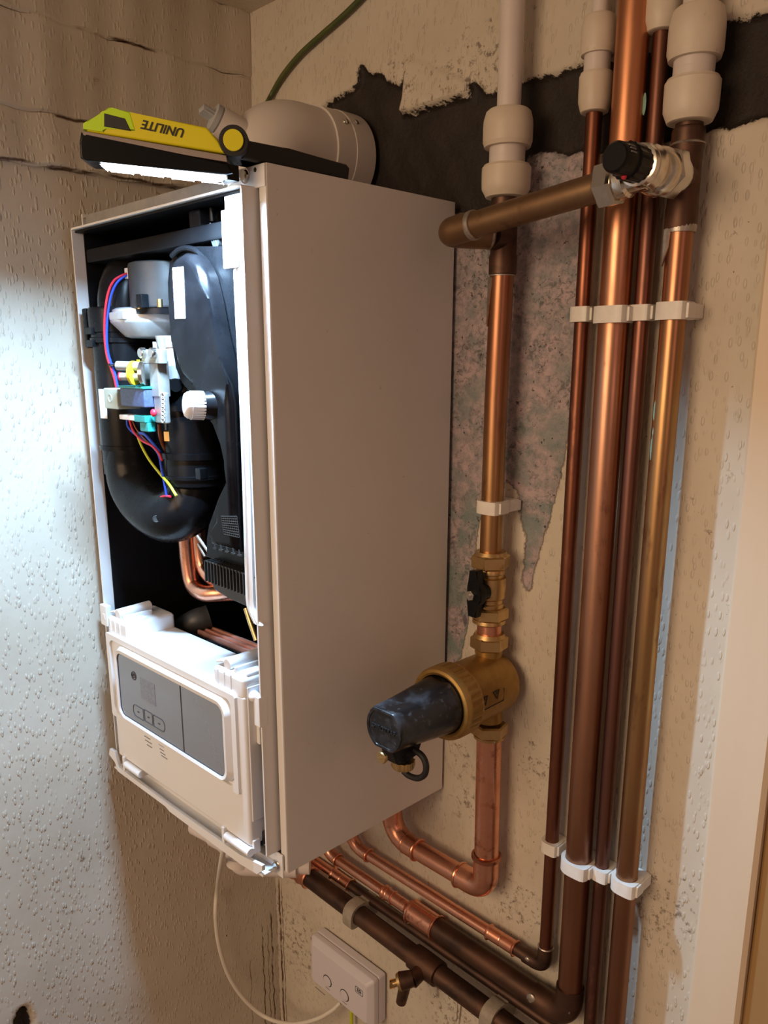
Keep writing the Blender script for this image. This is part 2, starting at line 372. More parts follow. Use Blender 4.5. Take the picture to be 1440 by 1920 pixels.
def chips(g, flip):                          # woodchip wallpaper relief: short raised slivers
    a = g.voronoi(185, g.mapping((1, 1, .36), (.75*flip, .75*flip, 0)))
    b = g.voronoi(150, g.mapping((1, 1, .36), (-.6*flip, -.6*flip, .3), (3, 5, 7)))
    k = g.noise(28, 2)
    h = g.math('ADD', g.ramp(a, .18, .34, 1, 0, True), g.math('MULTIPLY', g.ramp(b, .14, .30, 1, 0, True), .7))
    return g.math('MULTIPLY', h, g.ramp(k, .32, .50, .35, 1))

CREAM, CREAM2 = (.62, .565, .475), (.55, .49, .40)
def back_wall_material():
    g = G('painted woodchip and bare plaster'); x, y, z = g.xyz()
    wob = g.math('ADD', g.math('MULTIPLY', g.math('SUBTRACT', g.noise(90, 5, .7), .5), .014), g.math('MULTIPLY', g.math('SUBTRACT', g.noise(300, 3), .5), .004))
    sb = g.math('ADD', g.attr('bare'), g.math('MULTIPLY', wob, .8)); sd = g.math('ADD', g.attr('dark'), wob)
    paper = g.mix(g.ramp(g.noise(9, 4), .35, .65), CREAM, CREAM2)
    paper = g.mix(g.math('MULTIPLY', g.ramp(g.noise(70, 5, .7), .62, .70), g.ramp(g.noise(11, 3), .45, .62)), paper, (.13, .075, .045))     # grime specks in patches
    paper = g.mix(g.ramp(g.noise(210, 2), .73, .77), paper, (.10, .06, .04))
    grime = None
    for gx, gz, gr in ((-.355, -.285, .05), (-.30, -.262, .035), (-.335, -.42, .10), (.05, -.005, .045), (.135, .085, .035), (.03, .05, .03), (.30, -.02, .06), (.02, -.33, .06), (-.10, .83, .05), (.02, .82, .07), (.12, -.11, .05)):
        d2 = g.math('ADD', g.math('POWER', g.math('SUBTRACT', x, gx), 2.), g.math('POWER', g.math('SUBTRACT', z, ZB+gz), 2.))
        f = g.ramp(d2, 0., gr*gr, 1, 0); grime = f if grime is None else g.math('MAXIMUM', grime, f)
    spots = g.ramp(g.math('ADD', g.noise(95, 5, .75), g.math('MULTIPLY', grime, .085)), .60, .68)
    paper = g.mix(g.math('MULTIPLY', g.math('MULTIPLY', spots, g.ramp(grime, 0, .25)), .7), paper, (.10, .058, .035))
    plaster = g.mix(g.ramp(g.noise(60, 6, .75), .42, .58), (.50, .39, .41), (.30, .28, .29))
    plaster = g.mix(g.math('MULTIPLY', g.ramp(g.noise(130, 6, .8, dist=.6), .50, .58), g.ramp(g.noise(14, 3), .35, .65)), plaster, (.055, .062, .062))
    low = g.ramp(z, ZB+.60, ZB+.38)
    plaster = g.mix(g.math('MULTIPLY', g.ramp(g.noise(22, 4, dist=.4), .46, .6), g.math('ADD', .25, g.math('MULTIPLY', low, .6))), plaster, (.19, .25, .24))
    plaster = g.mix(g.ramp(g.noise(18, 3, dist=.6), .66, .69), plaster, (.15, .125, .16))
    plaster = g.mix(g.ramp(g.noise(160, 4, .7), .62, .68), plaster, (.045, .035, .03))
    hole = g.mix(g.ramp(g.noise(26, 5), .35, .7), (.008, .005, .0035), (.024, .014, .010))
    col = g.mix(g.ramp(sb, .0, .0014, 1, 0), paper, plaster)
    edge = g.math('MULTIPLY', g.ramp(sb, .0012, .0026, 1, 0), g.ramp(sb, -.0006, .0006))
    col = g.mix(g.math('MULTIPLY', edge, .7), col, (.12, .08, .055))
    col = g.mix(g.ramp(sd, .0, .0014, 1, 0), col, hole)
    for x0, w, z0, z1, k in ((-.377, .0016, -.34, -1.2, 1.2), (-.3655, .0022, -.32, -1.2, 1.), (-.358, .0012, -.33, -1.2, .8), (.036, .0016, -.27, -.9, .8), (.030, .001, -.27, -.36, .7)):
        dx = g.math('ABSOLUTE', g.math('ADD', g.math('SUBTRACT', x, x0), g.math('MULTIPLY', g.math('SUBTRACT', g.noise(16, 3), .5), .020)))
        f = g.math('MULTIPLY', g.ramp(dx, w*.5, w*1.5, 1, 0), g.math('MULTIPLY', g.ramp(z, ZB+z0-.02, ZB+z0, 1, 0), g.ramp(g.noise(45, 3), .30, .48)))
        col = g.mix(g.math('MULTIPLY', f, k, clamp=True), col, (.085, .040, .018))
    # green water mark where the plaster dried
    g._in(g.p.inputs['Base Color'], col)
    g.p.inputs['Roughness'].default_value = .62
    inb = g.ramp(g.math('MINIMUM', sb, sd), 0, .001, 1, 0)
    h = g.math('ADD', g.math('MULTIPLY', chips(g, 1), g.math('SUBTRACT', 1, inb)), g.math('MULTIPLY', g.math('MULTIPLY', g.noise(120, 6, .7), 2.4), inb))
    h = g.math('ADD', h, g.math('MULTIPLY', g.ramp(g.math('MINIMUM', sb, sd), -.0004, .0010), 2.))
    g.bump(h, .75, .0010)
    return g.m
def left_wall_material(hole=True):
    g = G('painted woodchip left wall'); x, y, z = g.xyz()
    col = g.mix(g.ramp(g.noise(7, 4), .35, .65), CREAM, CREAM2)
    col = g.mix(g.math('MULTIPLY', g.ramp(g.noise(60, 5, .7), .62, .70), g.ramp(g.noise(10, 3), .52, .66)), col, (.20, .12, .07))
    col = g.mix(g.ramp(g.noise(120, 2), .76, .79), col, (.07, .04, .03))
    if hole:
        wob = g.math('MULTIPLY', g.math('SUBTRACT', g.noise(120, 4), .5), .005)
        col = g.mix(g.ramp(g.math('ADD', g.attr('hole'), wob), 0, .001, 1, 0), col, (.035, .02, .012))
    for y0, w, z0, k in ((-.012, .0013, -.385, 1.), (-.030, .0011, -.40, 1.), (-.020, .0009, -.41, .7), (-.060, .001, -.45, .6)):
        dx = g.math('ABSOLUTE', g.math('ADD', g.math('SUBTRACT', y, y0), g.math('MULTIPLY', g.math('SUBTRACT', g.noise(16, 3), .5), .020)))
        f = g.math('MULTIPLY', g.ramp(dx, w*.5, w*1.5, 1, 0), g.math('MULTIPLY', g.ramp(z, ZB+z0-.02, ZB+z0, 1, 0), g.ramp(g.noise(45, 3), .30, .48)))
        col = g.mix(g.math('MULTIPLY', f, k, clamp=True), col, (.085, .040, .018))
    for z0, w_, a_, b_ in ((.908, .0016, .52, .60), (.8125, .0020, .46, .54), (.757, .0016, .50, .58)):
        dz = g.math('ABSOLUTE', g.math('ADD', g.math('SUBTRACT', z, ZB+z0), g.math('MULTIPLY', g.math('SUBTRACT', g.noise(30, 3), .5), .008)))
        f = g.math('MULTIPLY', g.ramp(dz, w_*.4, w_*1.2, 1, 0), g.ramp(g.noise(13, 2), a_, b_)); col = g.mix(f, col, (.10, .055, .03))
    g._in(g.p.inputs['Base Color'], col); g.p.inputs['Roughness'].default_value = .6
    h = g.math('MULTIPLY', chips(g, -1), g.ramp(z, ZB+.74, ZB+.80, 1, .35))
    g.bump(g.math('ADD', h, g.math('MULTIPLY', g.noise(14, 3), 1.2)), .75, .0012)
    return g.m

def steps(*segs):
    out = []
    for a, b, st in segs: out += list(np.arange(a, b-1e-9, st))
    out.append(segs[-1][1]); return np.array(out)
xs = steps((XL, -.20, .006), (-.20, .42, .003), (.42, 1.15, .05)); zs = steps((-ZB, -.52, .04), (-.52, -.02, .006), (-.02, .985, .003))
X, Z, Q = grid(xs, zs)
sd_dark = np.maximum(sdf(X, Z, DARK), -sdf(X, Z, FLAP)); sd_bare = sdf(X, Z, BARE)
flap = sdf(X, Z, FLAP)
rng = np.random.default_rng(3)
def bumpy(X, Z, sc, seed):
    r = np.random.default_rng(seed); t = np.zeros(X.shape)
    for _ in range(10):
        kx, kz = r.normal(size=2)*sc; t += np.sin(kx*X+kz*Z+r.uniform(0, 6.28))
    return t/10
dep = .0016*np.clip(.5-sd_bare/.003, 0, 1)+.007*np.clip(.5-sd_dark/.005, 0, 1)*(1+.6*bumpy(X, Z, 60, 1))
dep -= np.where(flap < 0, .003+.006*np.clip((AY(0, 800, 130).z-Z)/.05, 0, 1), 0)*np.clip(-flap/.003, 0, 1)
dep += .0012*bumpy(X, Z, 22, 2)
co = np.stack([X, dep, Z], -1)
wb = mesh_from('wall_back', co, Q, {'bare': sd_bare, 'dark': sd_dark}, back_wall_material())
tag(wb, 'cream painted back wall with torn patches of bare mottled plaster', kind='structure')

ys = steps((-1.3, -.62, .04), (-.62, 0, .005)); zs2 = steps((-ZB, -.5, .04), (-.5, .985, .005))
Y, Z2, Q2 = grid(ys, zs2)
hp = [(AX(XL, u, v).y, AX(XL, u, v).z) for u, v in ((28, 1960), (30, 1918), (36, 1898), (46, 1889), (54, 1898), (60, 1918), (62, 1960))]
sh = sdf(Y, Z2, hp)
dx = .0016*bumpy(Y, Z2, 20, 5)+.020*np.clip(.5-sh/.006, 0, 1)
co = np.stack([XL-dx, Y, Z2], -1)
wl = mesh_from('wall_left', co, Q2[:, ::-1], {'hole': sh}, left_wall_material())
tag(wl, 'woodchip papered left wall, brightly lit in front of the boiler', kind='structure')
b = B(); b.box(XL-.02, 1.15, -1.3, .02, .985, 1.0); BOARD = left_wall_material(False); b.build('ceiling', BOARD, kind='structure', label='cream painted ceiling above the corner')
b = B(); b.box(XL-.02, 1.15, -1.3, .02, -ZB-.05, -ZB); b.build('floor', 'floor', kind='structure', label='brown floor below the frame')

# boxed ledges running along the left wall under the ceiling
def ledge(n, z0, z1, d0, d1, lab):
    b = B(); pts = [Vector((XL-.002, 0, z1)), Vector((XL+d1, 0, z1)), Vector((XL+d1+.001, 0, z1-.004)), Vector((XL+d0, 0, z0+.003)), Vector((XL+d0-.003, 0, z0)), Vector((XL-.002, 0, z0))]
    pts = [p+Vector((0, -.0005, 0)) for p in pts]
    rows = []; K = 90
    for i in range(K+1):
        y = -1.3*i/K; w = .0016*math.sin(i*1.7)+.0012*math.sin(i*.63+n)
        rows.append([p+Vector((w*(1 if p.x > XL else 0), y, w*.8)) for p in pts])
    b.rings(rows); return b.build('trim_%d' % n, BOARD, kind='structure', label=lab)
ledge(1, .908, .985, .010, .010, 'painted board along the left wall under the ceiling')
ledge(2, .812, .908, .005, .007, 'second painted board along the left wall')
ledge(3, .756, .812, .010, .003, 'narrow painted ledge along the left wall behind the lamp')

# door architrave at the right
a0, a1 = Vector((.3575, 0, -ZB)), Vector((.3350, 0, .985))
def arch(dx0, dx1, y0, y1):
    b = B(); rows = []
    for t in np.linspace(0, 1, 30):
        p = a0.lerp(a1, t); w = .0006*math.sin(t*37)
        rows.append([p+Vector((dx0+w, y1, 0)), p+Vector((dx0+w, y0+.003, 0)), p+Vector((dx0+.003+w, y0, 0)), p+Vector((dx1-.004, y0, 0)), p+Vector((dx1, y0+.004, 0)), p+Vector((dx1, y1, 0))])
    return b.rings(rows)
arch(0, .050, -.018, .004).build('trim_4', 'wood', kind='structure', label='cream painted timber architrave at the right edge')
arch(.0502, .10, -.010, .004).build('trim_5', 'wood_edge', kind='structure', label='darker ochre timber strip right of the architrave')

# ------------------------------------------------------------------ the boiler
YF, YP = -.276, -.259                        # front of the inner lip, front of the outer side panels
W0 = -.36
boiler = thing('gas_boiler', (-.18, -.13, 0), 'white wall hung gas boiler with its front cover off and black pipework showing', 'boiler')
def bp(b, name, m, parent=None, **k): return b.build(name, m, parent or boiler, **k)
# outer panels
b = B(); b.box(-.0025, 0, YP, -.004, 0, .708, .0008); b.box(-.0105, -.0003, YP-.001, YP+.0022, .001, .690, .001, 3); b.box(-.012, -.001, -.007, -.004, .001, .70)
bp(b, 'side_panel', 'white_metal')
b = B(); b.box(W0, W0+.0025, YP, -.004, 0, .708, .0008); b.box(W0, W0+.0045, YP-.001, YP+.0022, .001, .690, .001, 3); bp(b, 'side_panel', 'white_metal')
b = B(); b.box(W0+.003, -.003, YP+.001, -.004, .7035, .7055); b.box(W0+.012, -.058, YP-.0005, YP+.0015, .688, .7055, .0006); bp(b, 'top_panel', 'grey_steel')
b = B(); b.box(-.058, -.0005, YP-.002, YP+.001, .6885, .7075, .0008); t = bp(b, 'top_bracket', 'white_lip')
b = B(); b.lathe([(0, .0052), (.0008, .0052), (.0022, .004), (.0026, .002), (.0026, 0)], (-.028, YP-.002, .7005), (0, -1, 0)); b.lathe([(0, .0065), (.0008, .0065)], (-.028, YP-.0019, .7005), (0, -1, 0)); bp(b, 'screw', 'steel', t)
b = B(); b.cyl((-.0135, YP-.0015, .7035), (-.0135, YP-.0023, .7035), .002, n=12); bp(b, 'screw_hole', 'ink', t)
b = B(); b.box(W0+.006, -.006, -.008, -.004, .004, .70); bp(b, 'back_plate', 'liner')
# inner chassis with its protruding lip
b = B()
xl, xr, zb, zt = -.3535, -.0155, .022, .689
b.box(xl-.0012, xl+.0012, YF, -.010, zb, zt, .0005); b.box(xr-.0012, xr+.0012, YF, -.010, zb, zt, .0005)
b.box(xl, xr, YF, -.010, zt-.0012, zt+.0012, .0005); b.box(xl, xr, YF+.012, -.010, zb-.001, zb+.001)
bp(b, 'chassis', 'white_lip')
b = B()
b.box(xl+.0014, xl+.003, YF+.014, -.012, zb+.002, zt-.003); b.box(xr-.003, xr-.0014, YF+.016, -.012, zb+.002, zt-.003)
b.box(xl+.0014, xr-.0014, YF+.004, -.012, zt-.004, zt-.002); b.box(xl+.0014, xr-.0014, -.016, -.011, zb+.002, zt-.002)
b.box(xl+.003, xr-.003, -.262, -.225, .652, .668, .003); b.box(xl+.003, xr-.02, -.16, -.05, .62, .672, .006); bp(b, 'liner', 'liner')
b = B(); b.box(-.16, -.05, -.24, -.20, .640, .684, .004); b.cyl((-.10, -.25, .684), (-.10, -.25, .672), .003); b.box(-.13, -.11, -.258, -.24, .668, .684, .002); bp(b, 'flue_adaptor', 'black_plastic')
# right hand seal flange, curling in at its lower end
pth = [AY(-.272, 451, 440), AY(-.272, 451, 520), AY(-.272, 463, 800), AY(-.272, 471, 1080), AY(-.272, 473, 1130), AY(-.272, 478, 1150), AY(-.272, 487, 1170)]
pth = smooth_path(pth, 8); b = B(); rows = []
for i, p in enumerate(pth):
    wdt = .0065*(1 if i < 40 else 1)
    rows.append([p+Vector((-wdt, 0, 0)), p+Vector((-wdt, -.003, 0)), p+Vector((-wdt*.2, -.004, 0)), p+Vector((0, -.0015, 0)), p+Vector((wdt*.3, -.004, 0)), p+Vector((wdt, -.003, 0)), p+Vector((wdt, 0, 0))])
b.rings(rows); bp(b, 'door_seal', 'white_lip')
b = B(); b.box(-.044, -.018, YF+.002, YF+.008, .630, .684, .001); b.box(-.046, -.022, YF-.001, YF+.003, .622, .672, .001); bp(b, 'seal_bracket', 'white_lip')
# bottom tray
b = B(); b.box(W0+.012, -.014, YF+.01, -.02, .004, .010, .001)
b.prism([Vector((W0+.008, YF-.010, .030)), Vector((W0+.004, YF-.010, .020)), Vector((W0+.020, YF-.010, .014)), Vector((W0+.026, YF-.010, .003)), Vector((W0+.15, YF-.010, .003)), Vector((W0+.16, YF-.010, .0)),
         Vector((-.05, YF-.010, .0)), Vector((-.020, YF-.010, .003)), Vector((-.010, YF-.010, .012)), Vector((-.010, YF-.010, .018)), Vector((-.05, YF-.010, .012)), Vector((W0+.16, YF-.010, .009)), Vector((W0+.03, YF-.010, .011)), Vector((W0+.022, YF-.010, .030))], (0, .004, 0))
b.box(W0+.012, -.012, YF-.008, YF+.03, .0015, .0045, .001); bp(b, 'bottom_tray', 'white_plastic')
b = B(); b.box(-.030, -.004, YP-.0045, YP-.002, -.006, .022, .001); t = bp(b, 'fixing_bracket', 'white_lip')
b = B(); o_ = Vector((-.014, YP-.0045, .006)); b.lathe([(0, .0065), (.001, .0065), (.001, .0048), (.003, .0042), (.0035, .002), (.0035, 0)], o_, (0, -1, 0)); bp(b, 'screw', 'steel', t)
b = B(); b.box(-.056, -.020, -.262, -.258, .02, .05); b.box(-.0195, -.0175, -.268, -.12, .02, .20); bp(b, 'inner_bracket', 'dark_grey')
p0 = AY(-.268, 472, 1598); b = B(); b.prism([AY(-.27, 461, 1588), AY(-.27, 496, 1555), AY(-.27, 496, 1583), AY(-.27, 472, 1592)], (0, .05, 0)); bp(b, 'condensate_spout', 'black_rubber')
b = B(); b.box(W0+.002, W0+.020, YF-.004, YF+.004, .205, .233, .0015); b.box(W0+.010, W0+.016, YF-.0045, YF, .214, .222, .0008); bp(b, 'panel_latch', 'white_plastic')
q = AY(-.272, 490, 1332); b = B(); b.box(q.x-.004, q.x+.006, -.279, -.268, q.z-.016, q.z+.018, .0015); bp(b, 'panel_latch', 'white_plastic')

# control box
YC = -.286
b = B(); b.box(-.327, -.030, YC, -.216, .030, .206, .004, 3)
cb = bp(b, 'control_box', 'white_plastic', label='white plastic control box with silver display')
for x0, x1 in ((-.327, -.275), (-.086, -.030)):
    b = B(); b.box(x0, x1, YC, -.218, .200, .226, .005, 3)
    b.cyl((x0+.022, YC+.004, .231), (x0+.022, YC+.050, .233), .0065, n=16, bev=.001)
    b.obox((x0+.008, YC+.014, .231), (1, 0, .3), (0, 1, 0), (-.3, 0, 1), .014, .020, .003, .001)
    b.box(x0+.034, x0+.038, YC+.004, YC+.044, .224, .232, .001)
    b.box(x0+.040, x1-.002, YC+.006, YC+.030, .222, .229, .002)
    for k in range(3): b.box(x0+.010+k*.012, x0+.0112+k*.012, YC-.0012, YC+.010, .208, .224, .0004)
    bp(b, 'lid_clip', 'white_plastic', cb)
# raised front frame, bezel, display
b = B(); N_ = 6
b.frame(rrect(-.327, -.042, .090, .204, YC-.0035, .003, N_), rrect(-.319, -.050, .0955, .197, YC-.0035, .010, N_), (0, .0045, 0)); bp(b, 'raised_frame', 'white_plastic', cb)
D0, D1, E0, E1 = AY(-.294, 221, 1280).x, AY(-.294, 418, 1390).x, .103, .187
b = B(); outer = rrect(D0-.007, D1+.010, E0-.006, E1+.009, YC-.0015, .017, N_); mid = rrect(D0-.003, D1+.005, E0-.003, E1+.005, YC-.0085, .015, N_); inner = rrect(D0, D1, E0, E1, YC-.0075, .011, N_)
back = rrect(D0, D1, E0, E1, YC-.005, .011, N_); b.rings([outer, mid, inner, back], cap=False); bp(b, 'bezel', 'white_plastic', cb)
b = B(); b.prism(rrect(D0-.001, D1+.001, E0-.001, E1+.001, YC-.006, .011, N_), (0, .004, 0))
dp = bp(b, 'display_panel', 'display', cb, label='silver grey mirrored display panel')
b = B(); b.frame(rrect(D0-.0004, D1+.0004, E0-.0004, E1+.0004, YC-.0066, .0112, N_), rrect(D0+.0009, D1-.0009, E0+.0009, E1-.0009, YC-.0066, .0102, N_), (0, .0008, 0))
xm = AY(YC-.006, 341, 1340).x
b.box(xm-.0005, xm+.0005, YC-.0066, YC-.0058, E0+.001, E1-.001); bp(b, 'panel_line', 'panel_line', cb)
def outline(b, x0, x1, z0, z1, rl, rr_, w=.0008):
    def loop(i):
        X0, X1, Z0, Z1 = x0+i, x1-i, z0+i, z1-i; pts = []
        for cx, cz, a0, r in ((X1-rr_, Z1-rr_, 0, rr_), (X0+rl, Z1-rl, PI/2, rl), (X0+rl, Z0+rl, PI, rl), (X1-rr_, Z0+rr_, 1.5*PI, rr_)):
            for k in range(6): a = a0+PI/2*k/5; pts.append(Vector((cx+r*math.cos(a), YC-.0064, cz+r*math.sin(a))))
        return pts
    b.frame(loop(0), loop(w), (0, .0006, 0))
yD = YC-.006
b = B(); pc = AY(yD, 251, 1267); b.ring(pc+Vector((0, -.0003, 0)), (0, 1, 0), .0052, .0006, 22, 5); b.ring(pc+Vector((0, -.0003, 0)), (0, 1, 0), .0026, .0004, 16, 5); b.box(pc.x-.0004, pc.x+.0004, yD-.0006, yD+.0004, pc.z, pc.z+.0035); bp(b, 'power_button', 'panel_line', dp)
b = B(); s0, s1 = AY(yD, 263, 1277), AY(yD, 292, 1317); b.box(s0.x, s1.x, yD-.0003, yD+.0005, AY(yD, 278, 1312).z-.003, AY(yD, 278, 1282).z+.003); bp(b, 'screen', 'screen', dp)
for (ua, ub, v, rl, r2) in ((250, 269, 1331, .0065, .001), (271, 286, 1341, .001, .001), (288, 309, 1353, .001, .0065)):
    b = B(); pa = AY(yD, ua, v); pb = AY(yD, ub, v+5); zc = (AY(yD, (ua+ub)/2, v+4)).z
    outline(b, pa.x, pb.x, zc-.008, zc+.008, rl, r2); b.box((pa.x+pb.x)/2-.002, (pa.x+pb.x)/2+.002, yD-.0006, yD+.0004, zc-.0006, zc+.0006); bp(b, 'push_button', 'panel_line', dp)
q = AY(YC-.002, 434, 1387); b = B(); b.box(q.x-.0012, q.x+.0012, YC-.0022, YC-.0005, q.z-.006, q.z+.006); bp(b, 'bezel_slot', 'panel_line', cb)
b = B()
for u, v, w in ((275, 1376, .016), (276, 1383, .014), (278, 1391, .016), (280, 1399, .012), (292, 1388, .010)):
    q = AY(YC-.0003, u, v); b.box(q.x-w/2, q.x+w/2, YC-.0004, YC, q.z-.0006, q.z+.0006)
for u, v, w in ((302, 1398, .012), (303, 1406, .010), (305, 1413, .012), (308, 1420, .014)):
    q = AY(YC-.0003, u, v); b.box(q.x-w/2, q.x+w/2, YC-.0004, YC, q.z-.0005, q.z+.0005)
bp(b, 'printed_label', 'ink_grey', cb)
for ua, va, ub, vb in ((236, 1414, 264, 1432), (424, 1546, 470, 1578)):
    pa, pb = AY(YC-.001, ua, va), AY(YC-.001, ub, vb); z_ = .026
    b = B(); b.cyl((pa.x, YC-.001, z_), (pb.x, YC-.001, z_), .0052, n=18, bev=.001); b.box(pa.x-.006, pa.x-.001, YC-.004, YC+.012, z_-.010, z_+.010, .001); b.box(pa.x, pb.x, YC+.003, YC+.012, z_-.004, z_+.012, .001); bp(b, 'hinge', 'white_plastic', cb)
b = B(); b.box(-.0305, -.0285, YC+.004, -.225, .06, .215, .001); b.box(-.0285, -.022, YC+.012, YC+.030, .15, .20, .002); b.sphere((-.026, YC+.010, .205), .006); bp(b, 'cable_guide', 'white_plastic', cb)

# air pipework on the left, U shaped hose and riser
yT = -.245
xc = -.3125
def oncol(u, v, r=.0385):                    # in front of the round duct, else in the duct's axis plane
    d = (u-CX)/FPX*RR-(v-CY)/FPX*UU+FF; ox, oy = CAM[0]-xc, CAM[1]-yT
    A = d[0]**2+d[1]**2; Bq = 2*(ox*d[0]+oy*d[1]); Cq = ox*ox+oy*oy-r*r; D = Bq*Bq-4*A*Cq
    return Vector(CAM+(-Bq-math.sqrt(D))/(2*A)*d) if D > 0 else AY(-.258, u, v)
b = B(); b.lathe([(.405, .026), (.406, .0315), (.435, .032), (.4355, .0345), (.441, .0345), (.4415, .033), (.560, .033), (.561, .0355), (.566, .0355), (.567, .034), (.572, .034), (.573, .0355), (.596, .0358), (.600, .0345), (.601, .030)], (xc, yT, 0), (0, 0, 1), 36)
col = bp(b, 'air_duct', 'black_plastic')
b = B()
for z_ in (.560, .574): b.box(xc-.034, xc-.024, yT-.030, yT-.012, z_-.003, z_+.003, .001); b.box(xc-.012, xc+.004, yT-.038, yT-.032, z_-.004, z_+.004, .001)
b.box(xc-.026, xc-.017, yT-.034, yT-.026, .555, .60, .002); bp(b, 'duct_catch', 'black_plastic', col)
b = B(); b.tube(rounded([(xc+.006, yT+.004, .59), (xc+.006, yT+.004, .648), (xc+.03, -.06, .655)], .05), .030, 28); bp(b, 'air_elbow', 'black_plastic')
def sticker(pts, parent, push):
    b = B(); b.prism(pts, push); s_ = bp(b, 'sticker', 'sticker', parent, label='white printed sticker'); return s_
# sticker wraps the column: thin shell
b = B(); rows = []
a_c = math.atan2(AY(yT, 187, 752).y-CAM[1], 1)
for k in range(7):
    a = math.radians(-90+k*3.6); rows.append([Vector((xc+.0336*math.cos(a), yT+.0336*math.sin(a), z)) for z in (.474, .508)]+[Vector((xc+.0328*math.cos(a), yT+.0328*math.sin(a), z)) for z in (.508, .474)])
b.rings(rows); st = bp(b, 'sticker', 'sticker', col, label='white printed sticker')
hose = smooth_path([AY(yT, 246, 838), AY(yT, 248, 875), AY(yT, 258, 912), AY(yT, 282, 945), AY(-.242, 316, 964), AY(-.234, 347, 953), AY(-.225, 364, 922), AY(-.222, 366, 890)], 8)
b = B(); n_ = len(hose); b.tube(hose, .031, 32, radii=[.0310+.003*math.sin(PI*i/(n_-1)) for i in range(n_)])
hs = bp(b, 'air_hose', 'black_plastic', label='smooth black U-shaped air hose')
def onhose(u, v, lift=.0008):                # foot of the sight line on the hose, found by marching
    d = Vector((u-CX)/FPX*RR-(v-CY)/FPX*UU+FF); c = Vector(CAM); t = .6
    while t < 1.4:
        p = c+d*t
        k = min((p-h).length for h in hose)
        if k < .0338: return p
        t += .001
    return c+d*1.
q = onhose(293, 973); b = B(); b.lathe([(0, .0032), (.0012, .0042), (.0016, .0036), (.0010, .0028)], q, Vector(CAM)-q, 16); bp(b, 'moulded_hole', 'ink', hs)
yM = -.222; xr_ = AY(yM, 366, 838).x; zz = lambda v: AY(yM-.03, 366, v).z
b = B(); b.lathe([(zz(925), .030), (zz(918), .0375), (zz(906), .0380), (zz(905), .0395), (zz(899), .0395), (zz(898), .0375), (zz(868), .0370), (zz(867), .0400), (zz(856), .0400), (zz(855), .0345), (zz(775), .0345), (zz(774), .0385), (zz(745), .0385), (zz(744), .036), (zz(738), .036), (zz(737), .039), (zz(700), .038), (zz(699), .026), (zz(690), .026)], (xr_, yM, 0), (0, 0, 1), 36)
rs = bp(b, 'mixing_pipe', 'black_plastic')
b = B(); q = AY(yM-.038, 312, 722); b.cyl((q.x, yM-.030, q.z), (q.x+.016, yM-.036, q.z), .0075, n=16, bev=.001); bp(b, 'pipe_lug', 'black_plastic', rs); b = B(); q2 = AY(yM-.036, 375, 888); b.box(q2.x-.004, q2.x+.006, yM-.0395, yM-.030, q2.z-.006, q2.z+.006, .001); bp(b, 'pipe_lug', 'black_plastic', rs)
# fan
fc = Vector((AY(-.225, 311, 530).x, -.222, 0)); zf0, zf1 = AY(-.26, 290, 576).z, AY(-.26, 290, 484).z
b = B(); b.cyl((fc.x, fc.y, zf0), (fc.x, fc.y, zf1), .043, n=40, bev=.003); fan = bp(b, 'fan_motor', 'dark_grey', label='dark grey round fan motor')
b = B(); b.cyl((fc.x, fc.y, zf0-.006), (fc.x, fc.y, zf0+.001), .040, n=32); b.box(fc.x+.010, fc.x+.022, fc.y-.047, fc.y-.038, zf0, zf0+.014, .001); bp(b, 'motor_base', 'black_plastic', fan)
q = oncol(247, 513); b = B(); b.box(q.x-.006, q.x+.006, q.y-.006, q.y+.006, q.z-.006, q.z+.006, .001); bp(b, 'motor_plug', 'white_plastic', fan)
zc = AY(-.262, 285, 592).z
b = B(); b.lathe([(-.022, .030), (-.020, .036), (-.006, .050), (-.004, .0515), (0, .052), (.003, .052), (.0035, .049), (.009, .0485), (.011, .044)], (AY(fc.y, 292, 600).x, fc.y, zc), (0, 0, 1), 44)
q = AY(-.25, 228, 600); b.box(q.x-.004, q.x+.018, -.256, -.238, zc-.014, zc+.010, .003); b.box(q.x+.016, q.x+.05, -.274, -.25, zc-.003, zc+.006, .002)
fh = bp(b, 'fan_housing', 'cast_alu', label='cast aluminium fan housing')
for u in (262, 300): q = AY(-.262, u, 572); b = B(); b.cyl((q.x, -.262, zc+.008), (q.x, -.262, zc+.016), .003, n=10); bp(b, 'housing_screw', 'brass', fh)
b = B(); q0 = AY(-.25, 318, 630); q1 = AY(-.25, 322, 710)
b.cyl((q0.x, -.245, q0.z), (q0.x, -.245, q0.z-.012), .020, .017, n=28); b.cyl((q0.x+.002, -.245, q0.z-.012), (q0.x+.002, -.245, q1.z+.004), .0145, n=24); b.cyl((q0.x+.002, -.245, q1.z+.014), (q0.x+.002, -.245, q1.z), .019, n=24)
b.box(q0.x-.016, q0.x-.012, -.262, -.256, q1.z, q0.z-.006); bp(b, 'fan_neck', 'cast_alu')
# gas valve
yg = -.281
def G2(u, v): return AY(yg, u, v)
b = B(); a_, c_ = G2(270, 655), G2(305, 682); b.box(a_.x, c_.x, yg-.004, yg+.006, c_.z, a_.z, .001)
a_, c_ = G2(281, 676), G2(300, 745); b.box(a_.x, c_.x+.002, yg-.002, yg+.012, c_.z, a_.z, .0015)
a_, c_ = G2(288, 735), G2(312, 795); b.box(a_.x, c_.x, yg-.001, yg+.006, c_.z, a_.z, .002); a_ = G2(300, 660); b.box(a_.x-.002, a_.x+.002, yg, yg+.006, G2(300, 655).z, G2(300, 632).z)
gv = bp(b, 'gas_valve', 'valve_grey', label='grey cast gas valve')
b = B()
for k in range(7):
    q = G2(308, 742+k*7.5); b.ring((q.x, yg-.0015, q.z), (0, 1, 0), .0030, .0007, 14, 5)
bp(b, 'cast_marking', 'cast_alu', gv)
